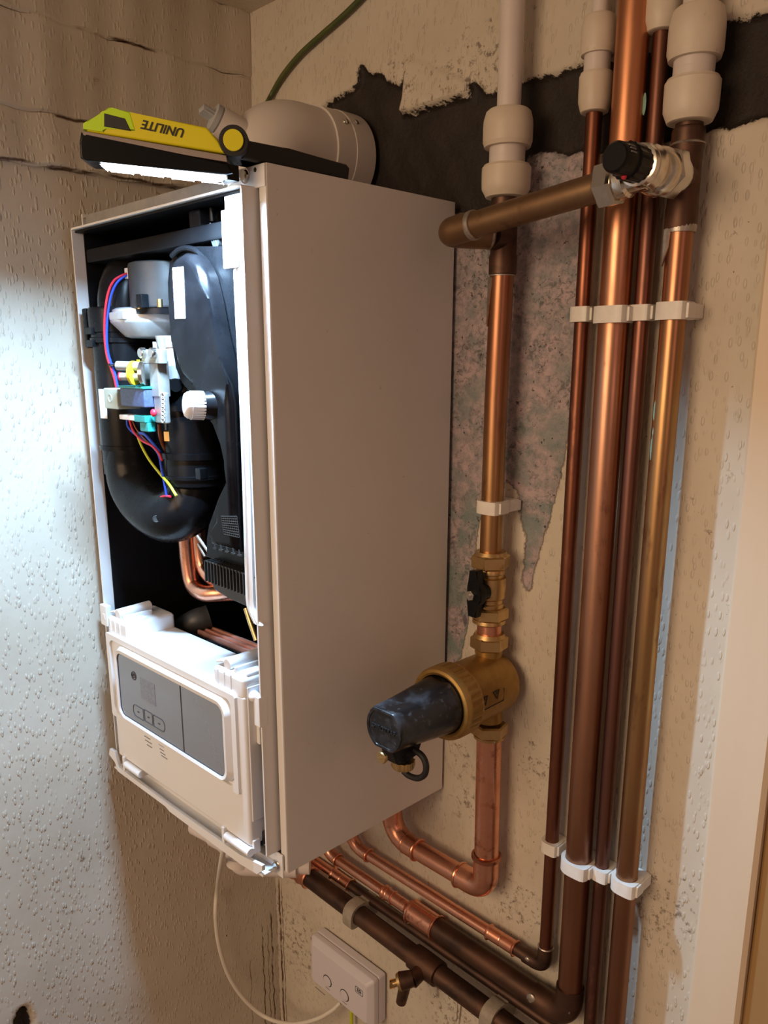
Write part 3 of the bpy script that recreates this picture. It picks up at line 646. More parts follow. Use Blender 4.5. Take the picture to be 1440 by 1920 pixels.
for u in (276, 296):
    q = G2(u, 662); b = B(); b.lathe([(0, .0055), (.005, .0055), (.006, .0045), (.006, .002)], (q.x, yg-.003, q.z), (0, -1, 0), 18); bp(b, 'valve_screw', 'steel', gv)
q = G2(283, 700); b = B(); b.lathe([(0, .013), (.004, .013), (.005, .011), (.005, .0)], (q.x-.001, yg-.005, q.z), (-.8, -.6, 0), 28); dial = bp(b, 'valve_flange', 'steel', gv)
ax_ = Vector((-.85, -.5, .03)).normalized(); qq = Vector((q.x-.003, yg-.008, q.z))
b = B(); b.cyl(qq+Vector((0, 0, .007)), qq+Vector((0, 0, .007))+ax_*.030, .0048, n=16, bev=.0006); b.cyl(qq+Vector((0, 0, -.004)), qq+Vector((0, 0, -.004))+ax_*.026, .0042, n=16); bp(b, 'test_nipple', 'valve_grey', gv)
b = B(); e_ = qq+Vector((0, 0, -.004))+ax_*.026; b.lathe([(0, .0048), (.0012, .0048), (.0012, .0025)], e_, ax_, 16); bp(b, 'nipple_tip', 'red', gv)
b = B(); q = G2(266, 690); b.obox(q+Vector((.004, .001, -.002)), ax_, (0, 0, 1), ax_.cross(Vector((0, 0, 1))), .014, .018, .004, .0015); q = G2(268, 699); b.lathe([(0, .0125), (.003, .0125)], Vector(qq)+ax_*.009, ax_, 24); bp(b, 'dial', 'valve_yellow', gv)
a_, c_ = G2(242, 726), G2(290, 764); b = B(); b.box(a_.x, c_.x, yg-.012, yg+.018, c_.z, a_.z, .002); coil = bp(b, 'solenoid_coil', 'coil', gv)
b = B(); b.box(a_.x-.002, c_.x+.001, yg-.013, yg+.019, a_.z-.0005, a_.z+.002, .0005); bp(b, 'coil_top', 'teal', gv)
a_, c_ = G2(213, 727), G2(241, 767); b = B(); b.box(a_.x, c_.x, yg-.013, yg+.016, c_.z, a_.z, .0015)
for k in (0, 1): b.box(a_.x-.002, a_.x+.001, yg-.010, yg-.004, a_.z-.012-.009*k, a_.z-.008-.009*k)
q = G2(227, 746); b.ring((q.x, yg-.0132, q.z), (0, 1, 0), .0042, .0005, 18, 5); bp(b, 'coil_plug', 'coil_cap', gv)
a_, c_ = G2(266, 777), G2(288, 792); b = B(); b.box(a_.x, c_.x, yg-.010, yg+.004, c_.z, a_.z, .001); b.box(a_.x+.008, c_.x+.002, yg-.008, yg+.002, c_.z-.010, c_.z, .0015); bp(b, 'wire_connector', 'teal', gv)
a_, c_ = G2(240, 776), G2(267, 788); b = B(); b.box(a_.x, c_.x, yg-.011, yg+.003, c_.z, a_.z, .001); bp(b, 'wire_plug', 'sticker', gv)
q = G2(294, 774); b = B(); b.sphere((q.x, yg-.004, q.z), .0042, (1, .7, 1)); bp(b, 'red_seal', 'red', gv)
yn = -.250; q = AY(yn, 318, 815); b = B(); b.hexnut((q.x+.004, yn, q.z-.008), (q.x+.004, yn, q.z+.006), .0095); gn = bp(b, 'gas_nut', 'brass', gv)
b = B(); b.cyl((q.x+.004, yn, q.z+.006), (q.x+.004, yn, q.z+.022), .0065, n=16); bp(b, 'gas_thread', 'valve_grey', gv)
b = B(); b.tube([(q.x+.006, yn, q.z-.006), (q.x+.008, yn+.002, q.z-.045)], .004, 12); bp(b, 'gas_pipe', 'cu_new', gv)
b = B(); b.tube(smooth_path([AY(-.262, 299, 795), AY(-.26, 300, 815), AY(-.255, 306, 835), AY(-.25, 316, 850), AY(-.245, 330, 857)]), .0022, 10); bp(b, 'capillary', 'brown_wire', gv)

# heat exchanger cover: flange plate and the raised duct on it
yfl = -.262
fl = [(345, 461), (326, 474), (316, 495), (313, 530), (317, 580), (322, 640), (328, 690), (340, 720), (360, 740), (382, 765), (402, 800), (420, 835), (429, 862), (430, 885), (424, 905), (410, 935), (398, 962), (392, 985), (388, 1010), (385, 1045), (462, 1068)]
pts = [AY(yfl, u, v) for u, v in fl]; xR = -.030
pts[-1].x = xR; pts += [Vector((xR, yfl, pts[-1].z)) for _ in ()]+[Vector((xR, yfl, AY(yfl, 430, 466).z)), AY(yfl, 372, 462)]
b = B(); b.prism(pts, (0, .16, 0), .0025, 2, True); hx = bp(b, 'heat_exchanger_cover', 'black_plastic', label='large black moulded heat exchanger cover')
du = [(349, 474), (333, 484), (324, 500), (322, 525), (326, 580), (331, 640), (337, 682), (348, 706), (366, 726), (392, 742), (415, 780), (432, 825), (440, 862), (441, 884), (434, 906), (420, 940), (408, 970), (402, 1000), (398, 1022)]
yd = -.276
dr = [(AY(yd, 450, 1036).x, AY(yd, 450, 1036).z), (AY(yd, 440, 760).x, AY(yd, 440, 760).z)]
rt = [(434, 720), (422, 672), (410, 620), (399, 560), (389, 520), (379, 496), (366, 478)]
P_ = [AY(yd, u, v) for u, v in du]+[Vector((x, yd, z)) for x, z in dr]+[AY(yd, u, v) for u, v in rt]
P_ = [Vector((p.x, yd-.006, p.z)) for p in P_]
b = B(); b.prism(P_, (0, .018, 0), .010, 6, True); duct = bp(b, 'moulded_duct', 'black_gloss', hx)
pl = smooth_path([AY(yfl-.004, u, v) for u, v in ((322, 480), (336, 468), (352, 465), (370, 472), (386, 492), (398, 522), (408, 562), (418, 610), (428, 655), (440, 700), (452, 740))], 6)
b = B(); b.tube(pl, .0026, 8); bp(b, 'moulded_rib', 'black_plastic', hx)
ys_ = yd-.0065
b = B(); b.prism([AY(ys_, 323, 502), AY(ys_, 343, 500), AY(ys_, 347, 597), AY(ys_, 328, 598)], (0, .003, 0)); st = bp(b, 'sticker', 'sticker', hx, label='white printed sticker')
b = B()
for u, v, w in ((332, 514, .005), (333, 524, .006), (334, 535, .006), (335, 548, .005), (336, 560, .005), (337, 572, .004), (338, 582, .004)):
    q = AY(ys_, u, v); b.box(q.x-w/2, q.x+w/2, ys_-.0004, ys_+.0002, q.z-.0006, q.z+.0006)
bp(b, 'sticker_print', 'ink_grey', st)
q = AY(-.296, 363, 760); b = B()
d_ = Vector((-.35, -1, .05)).normalized(); u_ = d_.cross(Vector((0, 0, 1))).normalized(); w_ = d_.cross(u_)
b.lathe([(-.010, .0118), (.001, .0130), (.006, .0128), (.0085, .0110), (.0095, .0080), (.0098, 0)], q, d_, 36)
for k in range(26):
    e = u_*math.cos(2*PI*k/26)+w_*math.sin(2*PI*k/26); b.obox(q-d_*.003+e*.0126, d_, e, d_.cross(e), .012, .0018, .0014, .0004, 1)
bp(b, 'test_point_cap', 'white_plastic', hx, label='white ribbed screw cap')
b = B(); b.cyl(q-d_*.008, q-d_*.030, .013, .016, n=24); bp(b, 'test_point_boss', 'black_plastic', hx)
b = B(); g0 = [AY(yd-.0062, u, v) for u, v in ((415, 968), (444, 968), (449, 1008), (420, 1001))]
for k in range(9):
    t = k/8; p0, p1 = g0[0].lerp(g0[1], t), g0[3].lerp(g0[2], t); b.tube([p0, p1], .00045, 5); p0, p1 = g0[0].lerp(g0[3], t), g0[1].lerp(g0[2], t); b.tube([p0, p1], .00045, 5)
bp(b, 'grille', 'ink', duct)
b = B()
for k in range(5):
    q = AY(yd-.006, 403+k*11.5, 1027+k*3.2); b.box(q.x-.003, q.x+.003, yd-.0068, yd-.005, q.z-.0016, q.z); b.prism([Vector((q.x-.0008, yd-.0066, q.z)), Vector((q.x+.0015, yd-.0066, q.z)), Vector((q.x-.0006, yd-.0066, q.z+.005))], (0, .001, 0))
bp(b, 'air_slot', 'ink', duct)
b = B(); top = [AY(-.272, 386, 1052), AY(-.272, 458, 1076)]
for k in range(13):
    p = top[0].lerp(top[1], k/12); b.box(p.x-.0007, p.x+.0007, -.274, -.262, p.z-.022, p.z+.001)
b.tube([top[0], top[1]+(top[1]-top[0])*.3], .0011, 6); bp(b, 'vent_ribs', 'dark_grey', hx)
a_ = [AY(-.266, u, v) for u, v in ((387, 1068), (394, 1092), (402, 1108), (430, 1122), (470, 1142))]
sp = [Vector((p.x, -.266, p.z)) for p in a_]+[Vector((a_[-1].x+.004, -.266, AY(-.266, 470, 1098).z))]
b = B(); b.prism(sp, (0, .12, 0), .003, 3, True); bp(b, 'sump', 'dark_grey', hx)
# wing nut clip near the top
q = AY(-.252, 418, 456); b = B(); b.cyl(q+Vector((0, .01, 0)), q+Vector((0, -.008, 0)), .005, n=14); b.obox(q+Vector((-.006, -.006, .006)), (-.5, 0, 1), (0, 1, 0), (1, 0, .5), .022, .003, .006, .001); b.obox(q+Vector((.010, -.004, -.006)), (.3, 0, 1), (0, 1, 0), (1, 0, -.3), .016, .003, .004, .001); bp(b, 'wing_nut', 'dark_grey')
# wires
def wire(name, pts, m, r=.0013, y=-.262):
    b = B(); b.tube(smooth_path([AY(y, *p) if len(p) == 2 else AY(p[2], p[0], p[1]) for p in pts], 8), r, 8); return bp(b, name, m)
def wire_on(name, pts, m, r=.0014):
    b = B(); b.tube(smooth_path([oncol(*p) for p in pts], 8), r, 8); return bp(b, name, m)
wire_on('blue_wire', ((243, 514), (232, 519), (218, 532), (208, 555), (202, 590), (200, 630), (203, 662), (211, 688)), 'blue')
wire_on('red_wire', ((243, 512), (230, 516), (214, 526), (203, 548), (197, 585), (196, 625), (200, 665), (208, 690), (214, 708), (218, 726)), 'red')
wire_on('blue_wire', ((212, 688), (217, 706), (221, 726)), 'blue')
q = oncol(211, 684); b = B(); b.ring(q, (.3, 0, 1), .0035, .0012, 14, 6); b.box(q.x, q.x+.012, q.y-.002, q.y+.001, q.z-.001, q.z+.001); bp(b, 'cable_tie', 'black_rubber')
wire('blue_wire', ((238, 786), (240, 800), (252, 813), (268, 822), (285, 836), (298, 854), (303, 880), (308, 905), (313, 932)), 'blue', .0014)
wire('blue_wire', ((262, 812), (272, 815), (284, 828), (300, 848)), 'blue', .0018, -.264)
wire('red_wire', ((243, 788), (250, 808), (266, 826), (285, 836), (298, 850), (304, 864)), 'red', .0014, -.266)
wire('brown_wire', ((248, 788), (256, 805), (272, 824), (288, 838)), 'brown_wire', .001, -.263)
wire('yellow_green_wire', ((256, 812), (265, 835), (280, 862), (300, 888), (317, 908), (331, 930)), 'yg', .0016)
wire('red_wire', ((302, 932), (310, 930), (320, 931)), 'red', .0014)
# lower pipework: bent copper, plate exchanger, elbow
b = B(); b.tube(smooth_path([AY(-.20, 346, 960), AY(-.20, 349, 1010), AY(-.20, 354, 1060), AY(-.20, 362, 1096), AY(-.20, 382, 1112), AY(-.19, 412, 1112), AY(-.17, 450, 1110)], 8), .0105, 18); bp(b, 'flow_pipe', 'cu_new')
b = B(); b.tube(smooth_path([AY(-.19, 372, 990), AY(-.19, 374, 1030), AY(-.19, 380, 1062), AY(-.19, 396, 1084), AY(-.18, 420, 1094), AY(-.17, 450, 1098)], 8), .0085, 16); bp(b, 'flow_pipe', 'cu_new')
b = B(); b.tube([AY(-.24, 370, 1005), AY(-.24, 398, 1045)], .0018, 8); b.tube([AY(-.238, 372, 1020), AY(-.238, 385, 1043)], .0018, 8); bp(b, 'thin_rod', 'valve_grey')
zp = .198; A_, B_, C_, D_ = AZ(zp, 370, 1180), AZ(zp, 386, 1164), AZ(zp, 500, 1208), AZ(zp, 500, 1235)
pb = B(); pf = B()
for k in range(9):                            # plates standing on edge
    t0, t1 = k/9, (k+.62)/9; o = Vector((0, 0, -.0015*(k % 3)))
    pb.prism([A_.lerp(B_, t0)+o, A_.lerp(B_, t1)+o, D_.lerp(C_, t1)+o, D_.lerp(C_, t0)+o], (0, 0, -.026))
pb.prism([p+Vector((0, 0, -.005)) for p in (A_, B_, C_, D_)], (0, 0, -.02))
e0 = A_+Vector((0, -.002, -.004)); e1 = D_+Vector((0, -.002, -.004))
plate = bp(pb, 'plate_heat_exchanger', 'cu_plate', label='stack of thin copper heat exchanger plates')
dv = (e1-e0); nv = Vector((dv.y, -dv.x, 0)).normalized()
if nv.y > 0: nv = -nv
pf.prism([e0+nv*.006, e1+nv*.006, e1+nv*.006+Vector((0, 0, -.03)), e0+nv*.006+Vector((0, 0, -.03))], nv*-.004)
for k in range(16):
    p = e0.lerp(e1, .06+k*.05); pf.obox(p+nv*.007+Vector((0, 0, -.010)), dv, nv, (0, 0, 1), .0022, .003, .022, .0005)
bp(pf, 'insulation', 'black_rubber', plate)
b = B(); b.tube(smooth_path([AY(-.190, 318, 1205), AY(-.190, 345, 1178), AY(-.185, 368, 1164), AY(-.17, 392, 1156)], 8), .016, 20); bp(b, 'pipe_sleeve', 'dark_grey')
b = B(); b.tube([AY(-.20, 462, 1140), AY(-.20, 470, 1165), AY(-.2, 482, 1200)], .004, 12); bp(b, 'drain_tube', 'brass')

# ------------------------------------------------------------------ clip-on work lamp, LED side down
lamp = thing('inspection_lamp', (-.02, -.20, .708), 'yellow and black folding work lamp lit white, laid on the boiler top and jutting forward', 'lamp')
LD = Vector((-.66, -.75, 0)).normalized(); LN = Vector((-LD.y, LD.x, 0)); LP = Vector((-.006, -.287, .72))   # the body swings out over the front
def AP(off, u, v):
    d = Vector((u-CX)/FPX*RR-(v-CY)/FPX*UU+FF); c = Vector(CAM); return c+d*((LP+LN*off-c).dot(LN)/d.dot(LN))
def side(px, off=0.): return [AP(off, u, v) for u, v in px]
TH = .028
b = B(); b.prism(side([(162, 246), (163, 228), (195, 213), (203, 202), (211, 203), (257, 213), (387, 238), (409, 263), (424, 288)]), LN*-TH, .0022, 3); bp(b, 'lamp_back', 'yellow', lamp, label='yellow lamp back')
b = B(); b.prism(side([(155, 242), (155, 231), (162, 226), (195, 211.5), (203, 200.5), (210, 201.5), (243, 209), (254, 246), (196, 238), (194, 248)], .0006), LN*-(TH+.0012), .0012, 2); bp(b, 'lamp_end_guard', 'lime', lamp, label='bright lime end of the lamp')
b = B(); b.prism(side([(195, 212), (234, 222), (245, 245), (195, 237)], .0012), LN*-.002, .0004, 1); bp(b, 'switch_window', 'ink', lamp)
b = B(); b.prism(side([(155, 245), (424, 291), (426, 304), (155, 260)], .0008), LN*-(TH+.0016), .001, 2); bp(b, 'lamp_seam', 'lamp_grey', lamp)
b = B(); b.prism(side([(151, 246), (160, 257), (426, 304), (436, 325), (425, 328), (188, 303), (162, 302), (150, 296), (148, 268)], .0012), LN*-(TH+.0024), .002, 3); bp(b, 'lamp_front', 'black_plastic', lamp)
e0, e1 = AP(-.004, 186, 300), AP(-.004, 428, 328); ed = (e1-e0).normalized(); eu = ed.cross(LN)
if eu.z < 0: eu = -eu
el_ = (e1-e0).length; em = e0.lerp(e1, .5)-LN*.010
b = B(); b.obox(em-eu*.0008, ed, LN, eu, el_-.004, .019, .0050, .0012)
for k in range(4): b.obox(e0+ed*(el_*(.14+.24*k))-LN*.010-eu*.0036, ed, LN, eu, el_*.17, .016-.003*(k % 2), .0024, .0005, 1)
bp(b, 'led_lens', 'led', lamp)
pc = AP(.002, 438, 264)
b = B(); b.cyl(pc-LN*(TH+.004), pc+LN*.001, .0125, n=32, bev=.001)
ends = AX(-.004, 655, 322); zt_, zb_ = .7235, .7085
b.prism([Vector((-.0095, pc.y+.009, pc.z+.009)), Vector((-.0095, pc.y-.004, pc.z-.008)), Vector((-.0095, pc.y-.002, zb_)), Vector((-.0095, pc.y+.045, zb_)), Vector((-.0095, pc.y+.03, zt_-.002))], (-.022, 0, 0), .0015, 2)
b.prism([Vector((-.005, pc.y+.01, zt_)), Vector((-.005, pc.y+.01, zb_)), Vector((-.005, ends.y, zb_)), Vector((-.005, ends.y+.002, zt_-.004)), Vector((-.005, ends.y-.002, zt_-.001)), Vector((-.005, pc.y+.06, zt_+.001))], (-.028, 0, 0), .0018, 3)
arm = bp(b, 'hinged_arm', 'black_rubber', lamp)
b = B(); b.cyl(pc, pc+LN*.0030, .0085, n=28, bev=.0004); bp(b, 'pivot_cap', 'yellow', arm, label='round yellow pivot cap')
b = B(); q = AX(-.006, 446, 330); b.box(-.030, -.012, q.y-.006, q.y+.006, q.z-.003, q.z+.010, .001); bp(b, 'magnet_foot', 'black_gloss', arm)
p_a, p_b = AP(0, 340, 250), AP(0, 276, 236)
lettering('lettering', 'UNILITE', .0098, AP(.0004, 307, 241), p_b-p_a, (p_b-p_a).cross(LN)*-1, 'ink', lamp, shear=.25)

# ------------------------------------------------------------------ flue
fx, fz, fr = -.178, .775, .050
flue = thing('flue_elbow', (fx, -.13, .708), 'beige white flue elbow rising from the boiler top into the wall', 'flue')
b = B(); b.tube(rounded([(fx, -.128, .709), (fx, -.128, fz), (fx, -.046, fz)], .045, 14), fr, 44); bp(b, 'elbow', 'flue', flue)
b = B(); b.lathe([(0, fr+.0005), (.0005, fr+.0022), (.028, fr+.0022), (.029, fr+.003), (.058, fr+.003), (.060, fr+.001)], (fx, -.060, fz), (0, 1, 0), 48); cl = bp(b, 'collar', 'flue', flue)
for yy_, an in ((-.040, 54), (-.022, 50), (-.040, -60)):
    a = math.radians(an); p = Vector((fx+(fr+.002)*math.sin(a), yy_, fz+(fr+.002)*math.cos(a))); n_ = Vector((math.sin(a), 0, math.cos(a)))
    b = B(); b.lathe([(0, .0042), (.0012, .0040), (.0022, .0024), (.0024, 0)], p, n_, 16); b.box(p.x-.0003, p.x+.0003, p.y-.002, p.y+.002, p.z, p.z+.0024); bp(b, 'screw', 'steel', cl)
q = AY(-.185, 404, 222); d_ = Vector((-.25, -.85, .42)).normalized()
b = B(); b.lathe([(-.018, .013), (-.002, .013), (-.002, .0145), (.003, .0145), (.004, .012), (.004, 0)], q, d_, 26); b.obox(q+d_*.009, d_, d_.cross(Vector((0, 0, 1))), (0, 0, 1), .012, .018, .004, .0015); bp(b, 'sampling_plug', 'flue_cap', flue)
b = B(); b.cyl(q-d_*.04, q-d_*.004, .017, .0155, n=26); bp(b, 'sampling_boss', 'flue', flue)

# ------------------------------------------------------------------ pipework
def obj(b, name, m, parent, **k): return b.build(name, m, parent, **k)
def pipe(parent, path, r, m, name='pipe', n=24, **k): b = B(); b.tube(path, r, n); return obj(b, name, m, parent, **k)
def coupling(parent, p0, p1, r, m='cu_new', r1=None, name='coupling', **k):
    p0, p1 = Vector(p0), Vector(p1); L = (p1-p0).length; r1 = r if r1 is None else r1
    pr = [(0, r), (0, r+.0022), (.0012, r+.0031), (.0024, r+.0022), (.0036, r+.0013)]
    if r1 == r: pr += [(L*.5-.0015, r+.0013), (L*.5, r+.0006), (L*.5+.0015, r+.0013)]
    else: pr += [(L*.42, r+.0013), (L*.50, r1+.0013), (L*.5+.001, r1+.0030), (L*.5+.003, r1+.0030), (L*.5+.0045, r1+.0013)]
    pr += [(L-.0036, r1+.0013), (L-.0024, r1+.0022), (L-.0012, r1+.0031), (L, r1+.0022), (L, r1)]
    b = B(); b.lathe(pr, p0, p1-p0, 28, cap=False); return obj(b, name, m, parent, **k)
def elbow(parent, a, c, d, r, m='cu_new', bend=None, name='elbow', bead=True, **k):
    a, c, d = Vector(a), Vector(c), Vector(d); b = B()
    b.tube(rounded([a, c, d], bend or r*1.8, 12), r+.0013, 24)
    if bead:
        b.ring(a, c-a, r+.0012, .0017, 26, 8); b.ring(d, d-c, r+.0012, .0017, 26, 8)
    return obj(b, name, m, parent, **k)
V = Vector
def lerp(a, b, t): return V(a).lerp(V(b), t)

# run 1: dark 15 mm riser turning into the upper horizontal pipe under the boiler
P1T, P1B = V((.1742, -.018, .775)), V((.1770, -.018, -.150))
H4R, H4L = V((.1770, -.018, -.158)), V((-.150, -.018, -.1525))
run = thing('copper_pipe', P1B, 'thin dark copper riser nearest the boiler, turning left in bright copper along the wall', 'pipe', None)
pipe(run, [P1T, P1B+V((0, 0, .016))], .0075, 'cu_dark', label='dark browned copper')
elbow(run, P1B+V((0, 0, .020)), H4R, lerp(H4R, H4L, .085), .0078, 'cu_black', .016, bead=False)
pipe(run, [lerp(H4R, H4L, .07), lerp(H4R, H4L, .15)], .0075, 'cu_black')
coupling(run, lerp(H4R, H4L, .125), lerp(H4R, H4L, .255), .0075)
pipe(run, [lerp(H4R, H4L, .24), lerp(H4R, H4L, .93)], .0075, 'cu_new', label='bright new copper')
elbow(run, lerp(H4R, H4L, .92), H4L+V((-.012, 0, 0)), H4L+V((-.012, -.002, .05)), .0078, 'cu_new', .03)
pipe(run, [H4L+V((-.012, -.002, .045)), H4L+V((-.012, -.002, .150))], .0075, 'cu_new')
b = B(); b.ring(P1B+V((0, 0, .021)), (0, 0, 1), .0085, .0012, 20, 6); obj(b, 'solder', 'solder', run); b = B(); q = lerp(H4R, H4L, .06); b.sphere(q+V((0, -.0075, .003)), .004, (1, .5, .8), 10); obj(b, 'solder', 'solder', run)
# run 2: 28 mm bright riser and third horizontal
P2T, P2B = V((.2106, -.025, .985)), V((.2165, -.025, -.190))
H3R, H3L = V((.2165, -.025, -.199)), V((-.212, -.020, -.191))
run = thing('copper_pipe', P2B, 'thick bright copper riser second from the boiler, elbowed left near the bottom', 'pipe')
pipe(run, [P2T, P2B+V((0, 0, .02))], .0142, 'cu_riser', n=32)
elbow(run, P2B+V((0, 0, .035)), H3R, lerp(H3R, H3L, .11), .0146, 'cu_black', .03, bead=False)
pipe(run, [lerp(H3R, H3L, .10), lerp(H3R, H3L, .50)], .0142, 'cu_black', n=28, label='blackened thick pipe')
coupling(run, lerp(H3R, H3L, .70), lerp(H3R, H3L, .475), .0076, r1=.0142, name='reducing_coupling')
coupling(run, lerp(H3R, H3L, .715), lerp(H3R, H3L, .665), .0075)
pipe(run, [lerp(H3R, H3L, .66), lerp(H3R, H3L, .95)], .0075, 'cu_new', label='bright new copper')
elbow(run, lerp(H3R, H3L, .945), H3L+V((-.004, 0, 0)), H3L+V((-.004, -.004, .05)), .0078, 'cu_new', .03)
pipe(run, [H3L+V((-.004, -.004, .045)), H3L+V((-.004, -.004, .189))], .0075, 'cu_new')
b = B(); q = lerp(H3R, H3L, .10); b.sphere(q+V((0, -.0125, .004)), .007, (1, .5, 1.2), 10); obj(b, 'solder', 'solder', run); b = B(); q = P2B+V((0, -.012, .012)); b.sphere(q, .006, (1.6, .5, .9), 10); obj(b, 'solder', 'solder', run); b = B(); b.sphere(q+V((-.010, -.001, -.014)), .005, (1, .5, 1), 10); obj(b, 'solder', 'solder', run, label='grey solder blobs')
# run 3: 15 mm purple-brown riser
P3T, P3B = V((.2347, -.018, .84)), V((.2440, -.018, -.60))
run = thing('copper_pipe', P3B, 'thin purple brown copper riser third from the boiler', 'pipe')
pipe(run, [P3T, P3B], .0075, 'cu_purple')
b = B(); q = AY(-.0255, 1208, 195); b.sphere(q, .003, (.6, .2, 3), 10); obj(b, 'verdigris_spot', 'verdigris', run)
# run 4: 22 mm golden riser with its tee
P4T, P4B = V((.2690, -.0245, .745)), V((.2752, -.0245, -.60))
run = thing('copper_pipe', P4B, 'golden brown copper riser nearest the door frame, with a tee at its head', 'pipe')
zt4, zb4 = .7235, .652
pipe(run, [P4T, lerp(P4T, P4B, .05)], .0112, 'cu_black')
b = B(); b.lathe([(0, .0112), (.001, .0130), (.003, .0135), (.016, .0135), (.020, .0128), (.058, .0128), (.064, .0135), (.078, .0135), (.080, .0125), (.080, .0112)], (.2690, -.0245, .729), (0, 0, -1), 28); b.tube([(.2692, -.0245, .690), (.2692, -.052, .690)], .0128, 24); tee = obj(b, 'tee', 'cu_black', run)
b = B(); b.ring((.2692, -.0245, .716), (0, 0, 1), .0133, .001, 24, 6); obj(b, 'solder', 'solder', tee); b = B(); b.lathe([(0, .0126), (.004, .0132), (.008, .0128)], (.2695, -.0245, .647), (0, 0, 1), 24)
obj(b, 'solder', 'solder', tee); b = B(); b.prism([V((.2590, -.0352, .650)), V((.2660, -.0368, .652)), V((.2650, -.0368, .635)), V((.2600, -.0360, .620))], (0, .004, 0), .0006, 1); obj(b, 'solder', 'solder', tee)
i1, i2 = .11, .545
pipe(run, [lerp(P4T, P4B, .07), P4B], .0110, 'cu_gold_riser')
for u, v, s in ((1228, 770, 5), (1222, 840, 6), (1226, 810, 3)): b = B(); b.sphere(AY(-.033, u, v), .002, (.7, .6, s), 10); obj(b, 'verdigris_spot', 'verdigris', run)
# left riser: tee, tarnished pipe down to the ball valve
LXp, LYp = .0845, -.030
run = thing('copper_pipe', (LXp, LYp, .33), 'tarnished copper riser beside the boiler, between the bypass tee and ball valve', 'pipe')
b = B(); b.lathe([(0, .0118), (.001, .0135), (.018, .0140), (.022, .0132), (.060, .0132), (.064, .0142), (.080, .0140), (.081, .0125)], (.0865, LYp, .706), (0, 0, -1), 28); b.tube([(.0865, LYp, .661), (.0865, -.052, .661)], .0132, 24); tee = obj(b, 'tee', 'cu_black', run)
b = B(); b.lathe([(0, .0128), (.003, .0134), (.005, .0128)], (.0862, LYp, .624), (0, 0, 1), 24); obj(b, 'solder', 'solder', tee); b = B(); b.prism([V((.076, -.0408, .623)), V((.083, -.0425, .623)), V((.080, -.0425, .600)), V((.077, -.0415, .575)), V((.0755, -.040, .58))], (0, .004, 0), .0006, 1); obj(b, 'solder', 'solder', tee)
pipe(run, [(.0862, LYp, .63), (.0840, LYp, .50), (.0842, LYp, .325)], .0121, 'cu_left_riser')
# plastic pipes above
def pushfit_pipe(top, bottom, r, lab): 
    t = thing('plastic_pipe', bottom, lab, 'pipe', 'white plastic pipes from the ceiling'); pipe(t, [top, bottom], r, 'pvc'); return t
def pushfit(parts, x0, x1, y, lab, z_of=None):
    zb0 = parts[-1][1]; t = thing('pipe_coupling', (x1, y, zb0), lab, 'pipe fitting', 'push fit couplings on the plastic pipes')
    for k, (za, zb_, r) in enumerate(parts):
        b = B(); L = za-zb_; xm_ = x0+(x1-x0)*((parts[0][0]-(za+zb_)/2)/(parts[0][0]-zb0))
        if r[1] == 'c':
            R = r[0]; up = (k == 0)
            pr = [(0, R*.80), (.002, R*.90), (L*.28, R*.985), (L*.45, R), (L*.86, R), (L*.90, R*.97), (L, R*.93), (L, R*.72)]
            if not up: pr = [(0, R*.76), (0, R*.93), (L*.04, R*.95), (L*.08, R), (L*.5, R), (L*.72, R*.985), (L-.004, R*.88), (L-.001, R*.82), (L, R*.70)]
            b.lathe(pr, (xm_, y, za), (0, 0, -1), 36); obj(b, 'collar', 'pushfit', t)
        else:
            b.lathe([(0, r[0]), (L*.45, r[0]), (L*.5, r[0]*.985), (L*.55, r[0]), (L, r[0])], (xm_, y, za+.0005), (0, 0, -1), 32); obj(b, 'sleeve', 'pvc', t)
    return t
pushfit_pipe((.0863, -.030, .984), (.0868, -.030, .770), .0116, 'white plastic pipe coming down beside the flue')
pushfit([(.776, .743, (.0242, 'c')), (.743, .727, (.0175, 's')), (.727, .697, (.0242, 'c'))], .0868, .0868, -.030, 'ivory push fit coupling above the bypass elbow')
pushfit_pipe((.1738, -.018, .984), (.1742, -.018, .83), .0075, 'thin white plastic pipe above the dark riser nearest the boiler')
pushfit([(.8366, .8057, (.0158, 'c')), (.8057, .7914, (.0118, 's')), (.7914, .7588, (.0152, 'c'))], .1742, .1742, -.018, 'small ivory coupling joining the thin riser nearest the boiler')
pushfit([(.872, .842, (.0155, 'c')), (.842, .838, (.0118, 's')), (.838, .8085, (.0152, 'c'))], .2340, .2344, -.018, 'small ivory coupling cut off by the top edge of the photo')
pushfit_pipe((.2680, -.0245, .984), (.2684, -.0245, .81), .0125, 'thickest white plastic pipe at the top right')
pushfit([(.8160, .7787, (.0222, 'c')), (.7787, .7648, (.0164, 's')), (.7648, .7316, (.0222, 'c'))], .2684, .2690, -.0245, 'largest ivory coupling, beside the dark hole at upper right')

# bypass across the risers
yb = -.094
q0, q1 = V((.076, yb, .6615)), V((.233, yb, .6795))
run = thing('bypass_pipe', q0, 'tarnished copper pipe crossing in front of the risers to the chrome valve', 'pipe')
pipe(run, [q0, q1], .0118, 'cu_dull', n=28)
b = B(); b.tube(rounded([(.0865, -.050, .661), (.0725, -.070, .661), (.066, yb, .6610), (.098, yb, .664)], [.018, .02], 12), .0131, 26); el = obj(b, 'elbow', 'cu_dull', run)
b = B(); d_ = (q1-q0).normalized(); b.lathe([(0, .0132), (.002, .0136), (.005, .0134), (.006, .0121)], V((.0960, yb, .6638)), d_, 26); obj(b, 'solder', 'solder', run); b = B(); b.lathe([(0, .0121), (.002, .0137), (.004, .0137)], V((.0865, -.049, .661)), (-.5, -.8, 0), 22); obj(b, 'solder', 'solder', run)
byp = thing('bypass_valve', (.2545, -.06, .684), 'chrome angle bypass valve with a black cap at the end of the crossing pipe', 'valve')
vx, vz = .2695, .688
